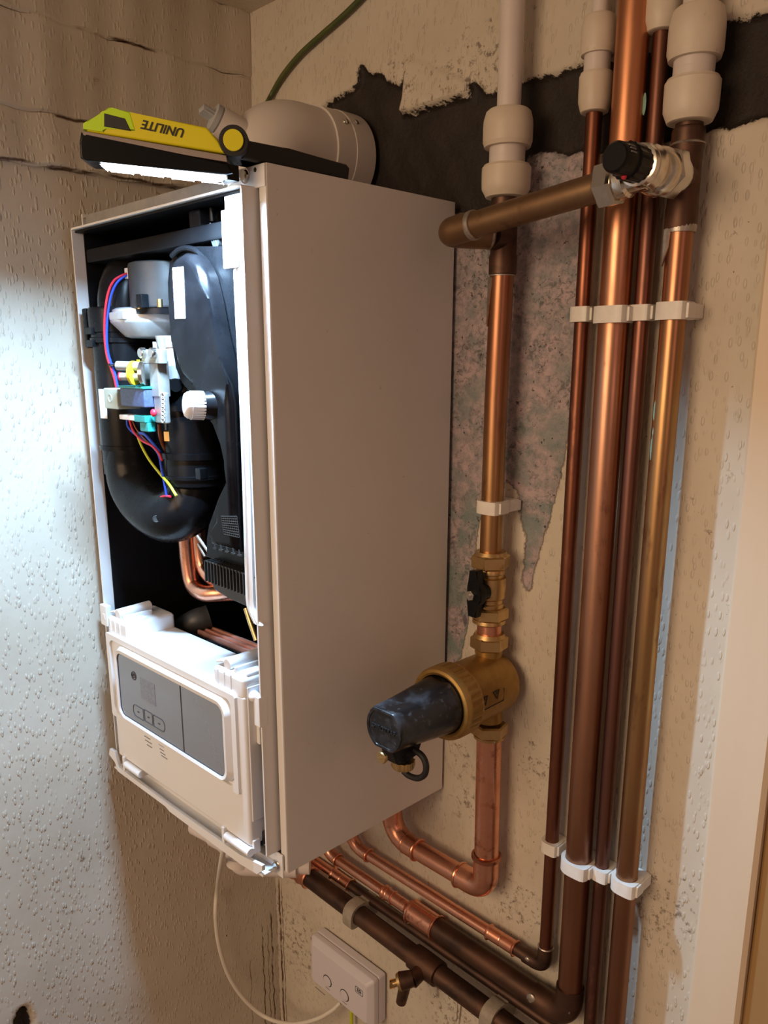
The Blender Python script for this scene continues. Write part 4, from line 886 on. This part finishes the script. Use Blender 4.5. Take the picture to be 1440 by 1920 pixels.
b = B(); b.hexnut((.2305, yb, .6790), (.2465, yb, .6805), .0185, .2, .002); obj(b, 'inlet_nut', 'chrome', byp)
b = B(); b.lathe([(0, .0125), (.003, .0145), (.010, .0145), (.012, .012), (.026, .0125)], (.2455, yb, .6805), (1, 0, .12), 26)
b.lathe([(-.014, .010), (-.012, .0155), (0, .0165), (.004, .0175), (.008, .0150), (.014, .0150), (.018, .0185), (.024, .0190), (.026, .0150)], (vx, yb, vz), (0, 1, 0), 32); bd = obj(b, 'valve_body', 'chrome', byp)
b = B(); b.hexnut((vx, -.067, vz+.001), (vx, -.050, vz+.0015), .0205, .3, .002); obj(b, 'outlet_nut', 'chrome', byp)
b = B(); b.lathe([(0, .015), (.004, .0165), (.010, .0150), (.012, .0135)], (vx, -.051, vz+.0015), (0, 1, 0), 28); obj(b, 'outlet_olive', 'steel', byp)
b = B(); b.lathe([(0, .0155), (.003, .0165), (.006, .0150), (.010, .0120), (.020, .0120)], (vx, yb-.003, vz), (0, -1, 0), 28); obj(b, 'bonnet', 'chrome', byp)
yk = yb-.012
b = B(); rows = []
for t_, r_, kn in ((0, .0125, 0), (.001, .0138, .05), (.018, .0140, .06), (.0195, .0122, 0), (.021, .0118, 0), (.034, .0112, 0), (.036, .0095, 0)):
    rows.append([V((vx, yk-t_, vz))+V((math.cos(2*PI*k/36), 0, math.sin(2*PI*k/36)))*r_*(1-kn*(k % 2)) for k in range(36)])
b.rings(rows); kn = obj(b, 'cap', 'black_plastic', byp, label='black setting cap')
b = B(); b.sphere((vx+.001, yk-.0215, vz-.0118), .0022, n=10); obj(b, 'pointer', 'red', kn)
b = B()
for k in range(3): a = math.radians(38-k*13); b.obox((vx+.0120*math.cos(a), yk-.028, vz+.0120*math.sin(a)), (0, 1, 0), (-math.sin(a), 0, math.cos(a)), (math.cos(a), 0, math.sin(a)), .008, .0008, .0008)
obj(b, 'scale_marking', 'ink_grey', kn)

# ball valve
bv = thing('ball_valve', (.0855, LYp, .2586), 'brass ball valve with a black butterfly handle above the filter', 'valve')
bx = .0850
b = B(); b.hexnut((bx, LYp, .3180), (bx, LYp, .3335), .0218, .35); b.lathe([(0, .0185), (.004, .0165), (.004, .0125)], (bx, LYp, .3330), (0, 0, 1), 28); obj(b, 'compression_nut', 'brass', bv)
b = B(); b.lathe([(0, .0150), (.002, .0165), (.006, .0165), (.007, .0150), (.010, .0150), (.011, .0178), (.020, .0182), (.034, .0172), (.036, .0150), (.040, .0150), (.041, .0163), (.045, .0163), (.047, .015)], (bx, LYp, .3185), (0, 0, -1), 34); b.cyl((bx, LYp-.012, .290), (bx-.001, LYp-.028, .290), .0075, n=20); obj(b, 'valve_body', 'brass', bv)
b = B(); b.hexnut((bx+.0005, LYp, .2586), (bx+.0005, LYp, .2725), .0215, .1); b.lathe([(0, .0185), (.004, .0190), (.006, .0160), (.006, .0125)], (bx+.0005, LYp, .2590), (0, 0, -1), 28); obj(b, 'compression_nut', 'brass', bv)
hy = LYp-.030; hc = AY(hy, 893, 1114)
b = B()
pr = [(-.0065, .026), (.0045, .028), (.0062, .012), (.0105, .006), (.0105, -.006), (.0062, -.012), (.0040, -.0255), (-.0065, -.0255), (-.0080, -.008), (-.0080, .008)]
b.prism([V((hc.x+x, hy-.006, hc.z+z)) for x, z in pr], (0, .011, 0), .0018, 3); b.cyl((hc.x+.001, hy+.004, hc.z), (hc.x+.001, hy+.014, hc.z), .009, n=20); hd = obj(b, 'handle', 'black_plastic', bv)
b = B(); b.hexnut((hc.x-.001, hy-.005, hc.z), (hc.x-.001, hy-.011, hc.z), .0058, .3, .0006); b.cyl((hc.x-.001, hy-.010, hc.z), (hc.x-.001, hy-.0135, hc.z), .0025, n=12); obj(b, 'handle_nut', 'steel', hd)
run = thing('copper_pipe', (.0865, LYp, .236), 'short bright copper stub between the ball valve and filter', 'pipe'); pipe(run, [(.0860, LYp, .262), (.0865, LYp, .238)], .0140, 'cu_new')

# magnetic filter
fil = thing('magnetic_filter', (.088, -.05, .14), 'gold brass heating filter with a long black magnet sleeve, beside the boiler', 'filter')
fo = V((.0875, -.006, .181)); fd = V((0, -1, 0))
b = B(); b.lathe([(0, .012), (.001, .022), (.004, .0295), (.010, .0345), (.018, .0362), (.083, .0362), (.084, .034), (.086, .034)], fo, fd, 56)
b.lathe([(0, .0155), (.006, .0160), (.010, .0150), (.050, .0150)], (.0868, LYp, .226), (0, 0, -1), 30); b.lathe([(0, .0155), (.005, .0160), (.009, .0150), (.050, .0150)], (.0905, LYp, .136), (0, 0, 1), 30); body = obj(b, 'filter_body', 'brass_body', fil)
b = B(); b.hexnut((.0868, LYp, .2235), (.0868, LYp, .2385), .0215, .2); b.lathe([(0, .0188), (.0045, .0165), (.0045, .0145)], (.0868, LYp, .2380), (0, 0, 1), 28); obj(b, 'compression_nut', 'brass', fil)
b = B(); b.hexnut((.0915, LYp, .1180), (.0915, LYp, .1330), .0215, .25); b.lathe([(0, .0185), (.0035, .0180), (.0035, .0145)], (.0915, LYp, .1185), (0, 0, -1), 28); obj(b, 'compression_nut', 'brass', fil)
b = B(); rows = []; nk = 120
for t_, r_, k_ in ((.082, .0350, 0), (.0825, .0405, 0), (.085, .0412, 0), (.086, .0412, .035), (.101, .0412, .035), (.102, .0412, 0), (.106, .0408, 0), (.109, .0390, 0), (.110, .0360, 0), (.109, .0335, 0), (.104, .0328, 0)):
    rows.append([fo+fd*t_+V((math.cos(2*PI*k/nk), 0, math.sin(2*PI*k/nk)))*(r_*(1-k_*(1 if k % 4 < 1 else 0))) for k in range(nk)])
b.rings(rows, cap=False); obj(b, 'locking_ring', 'brass_body', fil)
b = B(); rows = []; nk = 64
prof = [(.100, .0328), (.112, .0322), (.122, .0312), (.135, .0300), (.150, .0285), (.165, .0272), (.180, .0262), (.190, .0258), (.1935, .0252), (.1950, .0240), (.1950, .0212), (.1942, .0208), (.1942, .0)]
for t_, r_ in prof:
    cut = .0215 if t_ > .1635 else (.0300 if t_ < .125 else .0300-(t_-.125)/.0385*.0075)
    if t_ >= .19: cut = min(cut, .0208*max(r_, .001)/.0252+.0004)
    row = []
    for k in range(nk):
        a = 2*PI*k/nk; x_, z_ = r_*math.cos(a), r_*math.sin(a); row.append(fo+fd*t_+V((x_, 0, max(min(z_, cut), -cut-.001))))
    rows.append(row)
b.rings(rows); cup = obj(b, 'magnet_sleeve', 'black_sleeve', fil, label='black plastic magnet sleeve')
lettering('lettering', 'SPIROTRAP', .0068, fo+fd*.1945, (1, 0, 0), (0, 0, 1), 'black_rubber', cup, .0007)
b = B(); dz = fo.z-.0235; b.prism([V((.0775, -.198, dz+.004)), V((.0775, -.168, dz+.006)), V((.0775, -.150, dz+.002)), V((.0775, -.158, dz-.016)), V((.0775, -.176, dz-.020)), V((.0775, -.190, dz-.016))], (.020, 0, 0), .003, 3); dk = obj(b, 'drain_block', 'black_plastic', fil)
q = AY(-.199, 719, 1419); b = B(); b.lathe([(0, .0062), (.003, .0064), (.004, .0056), (.004, 0)], q, (0, -1, 0), 24); b.obox(q+V((0, -.0041, 0)), (1, 0, .4), (0, 1, 0), (-.4, 0, 1), .009, .0006, .0012); obj(b, 'bleed_screw', 'brass', dk)
q = AY(-.172, 756, 1430); b = B(); rows = []
for t_, r_ in ((0, .0105), (.0006, .0125), (.0065, .0128), (.009, .0115), (.009, .002)): rows.append([V((q.x, q.y, q.z+.004-t_))+V((math.cos(2*PI*k/48), math.sin(2*PI*k/48), 0))*r_*(.92 if k % 4 < 2 and .0005 < t_ < .008 else 1) for k in range(48)])
b.rings(rows); obj(b, 'drain_cap', 'brass', dk, label='knurled brass drain cap')
b = B(); ls = smooth_path([AY(-.165, *p) for p in ((776, 1405), (792, 1418), (799, 1436), (796, 1452), (784, 1459), (768, 1455), (757, 1446))], 7)
rows = []
for i, p in enumerate(ls): rows.append(p)
b.tube(ls, .0034, 10); obj(b, 'cap_strap', 'black_rubber', dk)
def oncyl(u, v, r):                          # sight line meets the filter body
    d = (u-CX)/FPX*RR-(v-CY)/FPX*UU+FF; ox, oz = CAM[0]-fo.x, CAM[2]-fo.z
    A = d[0]**2+d[2]**2; Bq = 2*(ox*d[0]+oz*d[2]); Cq = ox*ox+oz*oz-r*r; t = (-Bq-math.sqrt(max(Bq*Bq-4*A*Cq, 0)))/(2*A); return V(CAM+t*d)
b = B()
for u, v in ((909, 1312), (931, 1300)):
    c = oncyl(u, v, .0364); n_ = V((c.x-fo.x, 0, c.z-fo.z)).normalized(); up_ = V((-n_.z, 0, n_.x)); r_ = V((0, 1, 0))
    tri = lambda s: [c+(r_*math.sin(a)+up_*math.cos(a))*s for a in (PI, PI/3, -PI/3)]
    b.frame(tri(.0068), tri(.0050), n_*.0005); b.obox(c+n_*.0002+up_*.0012, r_, up_, n_, .0012, .0042, .0006)
c0, c1 = oncyl(903, 1334, .0364), oncyl(944, 1313, .0364); b.tube([c0, c1], .0005, 6)
c0, c1 = oncyl(944, 1313, .0364), oncyl(945, 1290, .0364); b.tube([c0, c1], .0005, 6)
obj(b, 'warning_marking', 'ink', body)
# pipe from the filter back under the boiler
run = thing('copper_pipe', (.093, LYp, -.08), 'wide bright copper pipe dropping from the filter and turning under the boiler', 'pipe')
zf = -.0885; fa, fb_, fcn, fdn = V((.0918, LYp, .124)), V((.0945, LYp, -.040)), V((.0950, LYp, zf)), V((-.058, LYp, zf+.001))
pipe(run, [fa, fb_], .0148, 'cu_new', n=32)
b = B(); b.tube(rounded([fb_+V((0, 0, .002)), fcn, fcn+V((-.042, 0, 0))], .024, 14), .0155, 28)
for t_ in (0, .0): b.lathe([(0, .0155), (.002, .0182), (.006, .0182), (.008, .0155)], fb_+V((0, 0, .002)), (0, 0, -1), 28)
b.ring(fcn+V((-.040, 0, 0)), (1, 0, 0), .0150, .0022, 26, 8); obj(b, 'elbow', 'cu_new', run)
pipe(run, [fcn+V((-.038, 0, 0)), fdn+V((.03, 0, 0))], .0128, 'cu_new')
b = B(); b.tube(rounded([fdn+V((.040, 0, 0)), fdn+V((-.008, 0, 0)), fdn+V((-.008, 0, .062))], .040, 14), .0140, 26); b.ring(fdn+V((.040, 0, 0)), (1, 0, 0), .0138, .0022, 26, 8); b.ring(fdn+V((.020, 0, .001)), (1, 0, 0), .0136, .0012, 26, 8); b.ring(fdn+V((-.008, 0, .052)), (0, 0, 1), .0138, .0016, 26, 8); obj(b, 'elbow', 'cu_new', run)
pipe(run, [fdn+V((-.008, 0, .055)), (-.066, LYp, -.002)], .0128, 'cu_new')
# lowest pair of horizontal pipes
h1a, h1b = AY(-.036, 569, 1637), AY(-.036, 569, 1637).lerp(AY(-.036, 975, 1941), 1.12)
run = thing('copper_pipe', lerp(h1a, h1b, .5), 'thick black stained pipe running lowest along the wall', 'pipe')
pipe(run, [lerp(h1a, h1b, .02), h1b], .0140, 'cu_black', n=28, label='blackened copper')
d_ = (h1b-h1a).normalized()
b = B(); o_ = h1a+d_*-.018; b.lathe([(0, .0165), (.001, .0180), (.003, .0180), (.004, .0165), (.016, .0165), (.017, .0178), (.019, .0178), (.020, .0165), (.032, .0165), (.034, .0178), (.036, .0165), (.036, .0148)], o_, d_, 28); obj(b, 'coupling', 'cu_new', run)
b = B(); b.tube(rounded([o_+d_*.004, o_-d_*.020, o_-d_*.020+V((0, -.03, .02))], .02, 8), .0150, 24); b.tube([o_-d_*.020+V((0, -.03, .02)), V((o_.x-.02, -.068, -.003))], .0142, 20); obj(b, 'elbow', 'cu_new', run)
b = B(); td = AY(-.036, 800, 1810); b.lathe([(0, .0155), (.001, .0172), (.018, .0176), (.046, .0172), (.047, .0155)], td-d_*.024, d_, 28); b.cyl(td, td+V((0, -.030, -.006)), .0105, n=20); obj(b, 'tee', 'cu_black', run)
h2a, h2b = AY(-.0100, 570, 1600), AY(-.0100, 1062, 1941)
run = thing('copper_pipe', lerp(h2a, h2b, .5), 'thin brown pipe just above the lowest thick one', 'pipe')
d_ = (h2b-h2a).normalized()
pipe(run, [lerp(h2a, h2b, .21), h2b], .0075, 'cu_black')
pipe(run, [h2a, lerp(h2a, h2b, .17)], .0075, 'cu_new', label='bright new copper')
coupling(run, lerp(h2a, h2b, .145), lerp(h2a, h2b, .228), .0076)
elbow(run, h2a+d_*.01, h2a-d_*.01, h2a-d_*.01+V((0, -.01, .05)), .0078, 'cu_new', .02); pipe(run, [h2a-d_*.01+V((0, -.01, .045)), h2a-d_*.01+V((0, -.01, .226))], .0075, 'cu_new')
# drain cock on the lowest pipe
dr_ = thing('drain_cock', td+V((0, -.05, -.01)), 'blackened brass drain cock on the lowest pipe', 'valve')
a_ = td+V((0, -.026, -.004)); e_ = AY(-.078, 745, 1842)
b = B(); b.tube([a_, a_.lerp(e_, .8)], .0100, 20, radii=[.0105, .0125]); b.cyl(a_.lerp(e_, .45), AY(-.070, 752, 1879), .0085, .0070, n=18); obj(b, 'cock_body', 'cu_black', dr_)
dd = (e_-a_).normalized(); b = B(); b.cyl(a_.lerp(e_, .78), e_, .0122, .0110, n=24, bev=.001); b.cyl(e_, e_+dd*.006, .005, n=14); b.obox(e_+dd*.007, dd, dd.cross(V((0, 0, 1))), (0, 0, 1), .006, .006, .009, .0006); obj(b, 'gland', 'brass', dr_)

# ------------------------------------------------------------------ pipe clips
def make_clip(name, r, standoff, m, lab, group, h=.014):
    t = thing(name, (0, 0, 0), lab, 'pipe clip', group); n = 40; R = r+.0038
    out, inn = [], []
    for k in range(n):
        a = 2*PI*k/n; c, s = math.cos(a), math.sin(a)
        e = 6 if s < 0 else 3.4
        rho = R/((abs(c)**e+abs(s)**e)**(1/e)) if not (s < 0 and c < 0) else R/((abs(c)**2.3+abs(s)**2.3)**(1/2.3))
        out.append(V((rho*c, -standoff+rho*s, -h/2))); inn.append(V((r*1.01*c, -standoff+r*1.01*s, -h/2)))
    b = B(); b.frame(out, inn, (0, 0, h)); b.box(-R*.8, R*.92, -standoff+r*.75, -.0005, -h/2+.0005, h/2-.0005, .001); b.build('ring', m, t)
    b = B(); b.box(R*.55, R+.0022, -standoff-R*.55, -standoff+R*.4, -h/2+.001, h/2-.001, .001); b.box(R*.70, R+.0015, -standoff+R*.35, -.001, -h/2+.0015, h/2-.0015, .001); b.build('catch', m, t)
    return t
CLR = 'clips on the four vertical pipes'
k15 = make_clip('pipe_clip', .0076, .018, 'clip', 'white clip on the thin dark riser nearest the boiler, upper row', CLR)
k28 = make_clip('pipe_clip', .0143, .025, 'clip', 'wide white clip on the thick bright riser, upper row', CLR, .015)
k22 = make_clip('pipe_clip', .0111, .0245, 'clip', 'white clip on the golden riser by the door frame, upper row', CLR, .015)
def p_at(a, b_, z): t = (z-a.z)/(b_.z-a.z); return lerp(a, b_, t)
def place(k, x, z, lab=None, first=False, group=None, rz=0):
    c = k if first else copy_tree(k); c.location = (x, 0, z); c.rotation_euler = (0, 0, rz)
    if lab: c['label'] = lab
    if group: c['group'] = group
    return c
place(k15, p_at(P1T, P1B, .584).x, .584, first=True); place(k28, p_at(P2T, P2B, .582).x, .582, first=True); place(k22, p_at(P4T, P4B, .583).x, .583, first=True)
place(k15, p_at(P3T, P3B, .583).x, .583, 'white clip on the thin purple brown riser, upper row')
place(k15, p_at(P1T, P1B, .006).x, .006, 'white clip on the thin dark riser nearest the boiler, lower row')
place(k28, p_at(P2T, P2B, .005).x, .005, 'wide white clip on the thick bright riser, lower row')
place(k15, p_at(P3T, P3B, .004).x, .004, 'white clip on the thin purple brown riser, lower row')
place(k22, p_at(P4T, P4B, .010).x, .010, 'white clip on the golden riser by the door frame, lower row')
make_clip('pipe_clip', .0124, .030, 'clip', 'white clip on the left riser just above the ball valve', 'clips on the other pipes').location = (.0841, 0, .387)
kh = make_clip('pipe_clip', .0142, .036, 'clip_grey', 'grey stained clip on the lowest pipe above the control box', 'clips on the other pipes', .018)
def place_h(k, u, v, lab, first=False):
    q = AY(-.036, u, v); t = (q.x-h1a.x)/(h1b.x-h1a.x); p = lerp(h1a, h1b, t); c = k if first else copy_tree(k)
    c.location = (p.x, 0, p.z); c.rotation_euler = (0, PI/2+.043, 0); c['label'] = lab
place_h(kh, 667, 1712, 'grey stained clip on the lowest pipe above the white control box', True); place_h(kh, 925, 1905, 'grey stained clip on the lowest pipe at the bottom edge')

# ------------------------------------------------------------------ receiver box, cables, condensate
rx0, rx1, rz1 = -.247, -.103, -.351; rz0 = rz1-.086
rec = thing('heating_receiver', ((rx0+rx1)/2, -.016, rz0), 'lilac white heating receiver with two round buttons on the wall', 'control')
b = B(); b.box(rx0, rx1, -.018, -.0015, rz0, rz1, .004, 4); obj(b, 'back_box', 'receiver', rec)
b = B(); yo = -.036
def loop(i, y): return rrect(rx0+i, rx1-i, rz0+i, rz1-i, y, .005, 5)
b.rings([loop(.0005, -.0185), loop(0, -.020), loop(0, -.026), loop(.001, -.028), loop(.008, -.0350), loop(.010, -.036)]); fc_ = obj(b, 'front_cover', 'receiver', rec)
for nm, u, v in (('button', 614, 1839), ('button', 646, 1866)):
    q = AY(yo, u, v); b = B(); b.lathe([(0, .0088), (.0012, .0085), (.0016, .0070), (.0012, 0)], q, (0, -1, 0), 30); bt = obj(b, nm, 'receiver', rec)
    b = B(); b.ring(q, (0, 1, 0), .0093, .0007, 30, 6); obj(b, 'button_ring', 'ink', bt)
    b = B(); b.box(q.x-.005, q.x+.005, yo-.0002, yo+.0003, q.z-.0148, q.z-.0134); obj(b, 'printed_caption', 'ink_grey', bt)
q = AY(yo, 675, 1860); lettering('logo', 'ESi', .0085, q+V((-.002, -.0001, 0)), (1, 0, 0), (0, 0, 1), 'ink', rec)
b = B(); b.frame(rrect(q.x-.0105, q.x+.0065, q.z-.0055, q.z+.0055, yo-.0003, .0025, 4), rrect(q.x-.0098, q.x+.0058, q.z-.0048, q.z+.0048, yo-.0003, .002, 4), (0, .0006, 0)); obj(b, 'logo_frame', 'ink', rec)
q = AY(yo, 600, 1858); b = B(); b.box(q.x-.012, q.x+.012, yo-.0002, yo+.0003, q.z-.0007, q.z+.0007); obj(b, 'printed_caption', 'ink_grey', rec)
b = B(); q = AY(-.02, 652, 1912); b.tube([V((q.x, -.012, rz0+.004)), V((q.x, -.012, rz0-.05))], .003, 10); obj(b, 'earth_wire', 'yg', rec)
pts = [AY(-.258, 424, 1566), AY(-.262, 418, 1600), AX(-.345, 408, 1660), AX(-.358, 404, 1715), AX(-.360, 411, 1775), AX(-.358, 430, 1832), AX(-.345, 462, 1878), AX(-.32, 500, 1908), AY(-.06, 545, 1920), AY(-.045, 590, 1912), AY(-.030, 622, 1895), AY(-.018, 638, 1880)]
b = B(); b.tube(smooth_path(pts, 8), .0034, 12); b.build('power_cable', 'cable_white', None, pts[0], label='white flex looping down from the boiler to the receiver', cat='cable')
pts = [AY(-.02, 498, 200), AY(-.006, 508, 180), AY(-.006, 530, 142), AY(-.006, 562, 103), AY(-.006, 600, 68), AY(-.006, 640, 33), AY(-.006, 672, 2), AY(-.006, 700, -30)]
b = B(); b.tube(smooth_path(pts, 8), .0033, 12); b.build('earth_cable', 'cable_green', None, pts[0], label='dark green cable curving up the wall above the flue', cat='cable')
cy = -.215
con = thing('condensate_pipe', AY(cy, 470, 1640), 'white plastic condensate pipe and elbow under the boiler', 'pipe')
c0, c1, c2, c3, c4 = AY(cy, 366, 1550), AY(cy, 432, 1584), AY(cy, 452, 1592), AY(cy, 458, 1625), AY(cy+.03, 520, 1632)
b = B(); b.tube([c0, c1], .0112, 22); obj(b, 'pipe', 'pvc', con)
b = B(); b.lathe([(0, .0120), (.001, .0132), ((c1-c0).length*.5, .0132), ((c1-c0).length*.5+.001, .0120)], c0.lerp(c1, .55), c1-c0, 24); obj(b, 'socket', 'pvc', con)
k0 = V((c2.x-.004, cy, c1.z)); k1 = V((k0.x, cy, c3.z)); k2 = V((k1.x+.055, cy+.05, c3.z))
b = B(); b.tube(rounded([c1-V((.01, 0, 0)), k0, k1, k2], [.012, .020], 10), .0150, 26); b.ring(k0+V((0, 0, -.014)), (0, 0, 1), .0150, .0014, 26, 6); obj(b, 'elbow', 'pvc', con)
b = B(); b.lathe([(0, .0175), (.012, .0175), (.013, .015)], k0+V((0, 0, -.004)), (0, 0, -1), 26); obj(b, 'collar', 'pvc', con)
b = B(); b.tube([k2-V((.01, .009, 0)), k2+V((.012, .011, 0))], .0108, 20); obj(b, 'pipe', 'pvc', con)

# ------------------------------------------------------------------ light, camera, render settings
def area(name, loc, aim, sx, sy, power, col, spread=PI):
    l = bpy.data.lights.new(name, 'AREA'); l.shape = 'RECTANGLE'; l.size = sx; l.size_y = sy; l.energy = power; l.color = col; l.spread = spread
    o = bpy.data.objects.new(name, l); COL.objects.link(o); o.location = loc
    o.rotation_euler = (Vector(aim)-Vector(loc)).to_track_quat('-Z', 'Y').to_euler(); return o
lc = em-eu*.0062
led = area('lamp_light', lc, lc-eu, .016, el_*.92, 6.9, (.46, .72, 1.), 2.65)
led.rotation_euler = Matrix((LN, ed, LN.cross(ed))).transposed().to_euler()
if (led.rotation_euler.to_matrix() @ Vector((0, 0, -1))).z > 0: led.rotation_euler = Matrix((-LN, ed, (-LN).cross(ed))).transposed().to_euler()
area('doorway_light', (1.75, -1.05, .62), (0, -.05, .25), .55, .9, 1.25, (1., .48, .40))
area('room_light', (.12, -2.2, .88), (.05, 0, .35), 1.1, 1.0, 24., (1., .69, .43))
w = bpy.data.worlds.new('World'); bpy.context.scene.world = w; w.use_nodes = True
w.node_tree.nodes['Background'].inputs[0].default_value = (1., .64, .45, 1); w.node_tree.nodes['Background'].inputs[1].default_value = .16

cam = bpy.data.cameras.new('camera'); co_ = bpy.data.objects.new('camera', cam); COL.objects.link(co_)
cam.sensor_fit = 'VERTICAL'; cam.sensor_height = 36; cam.sensor_width = 27; cam.lens = FPX/1920*36
cam.shift_x = (720-CX)/1920; cam.shift_y = (CY-960)/1920; cam.clip_start = .01
mw = Matrix((RR, UU, -FF)).transposed().to_4x4(); mw.translation = Vector(CAM); co_.matrix_world = mw
bpy.context.scene.camera = co_
for o in list(bpy.context.scene.objects):    # lift the whole place so the floor lies at zero
    if o.parent is None: o.location.z += ZB
sc = bpy.context.scene
sc.view_settings.view_transform = 'Standard'; sc.view_settings.look = 'None'; sc.view_settings.exposure = .12; sc.view_settings.gamma = 1; sc.view_settings.use_curve_mapping = False
sc.cycles.use_denoising = True; sc.cycles.max_bounces = 8; sc.cycles.sample_clamp_indirect = 6
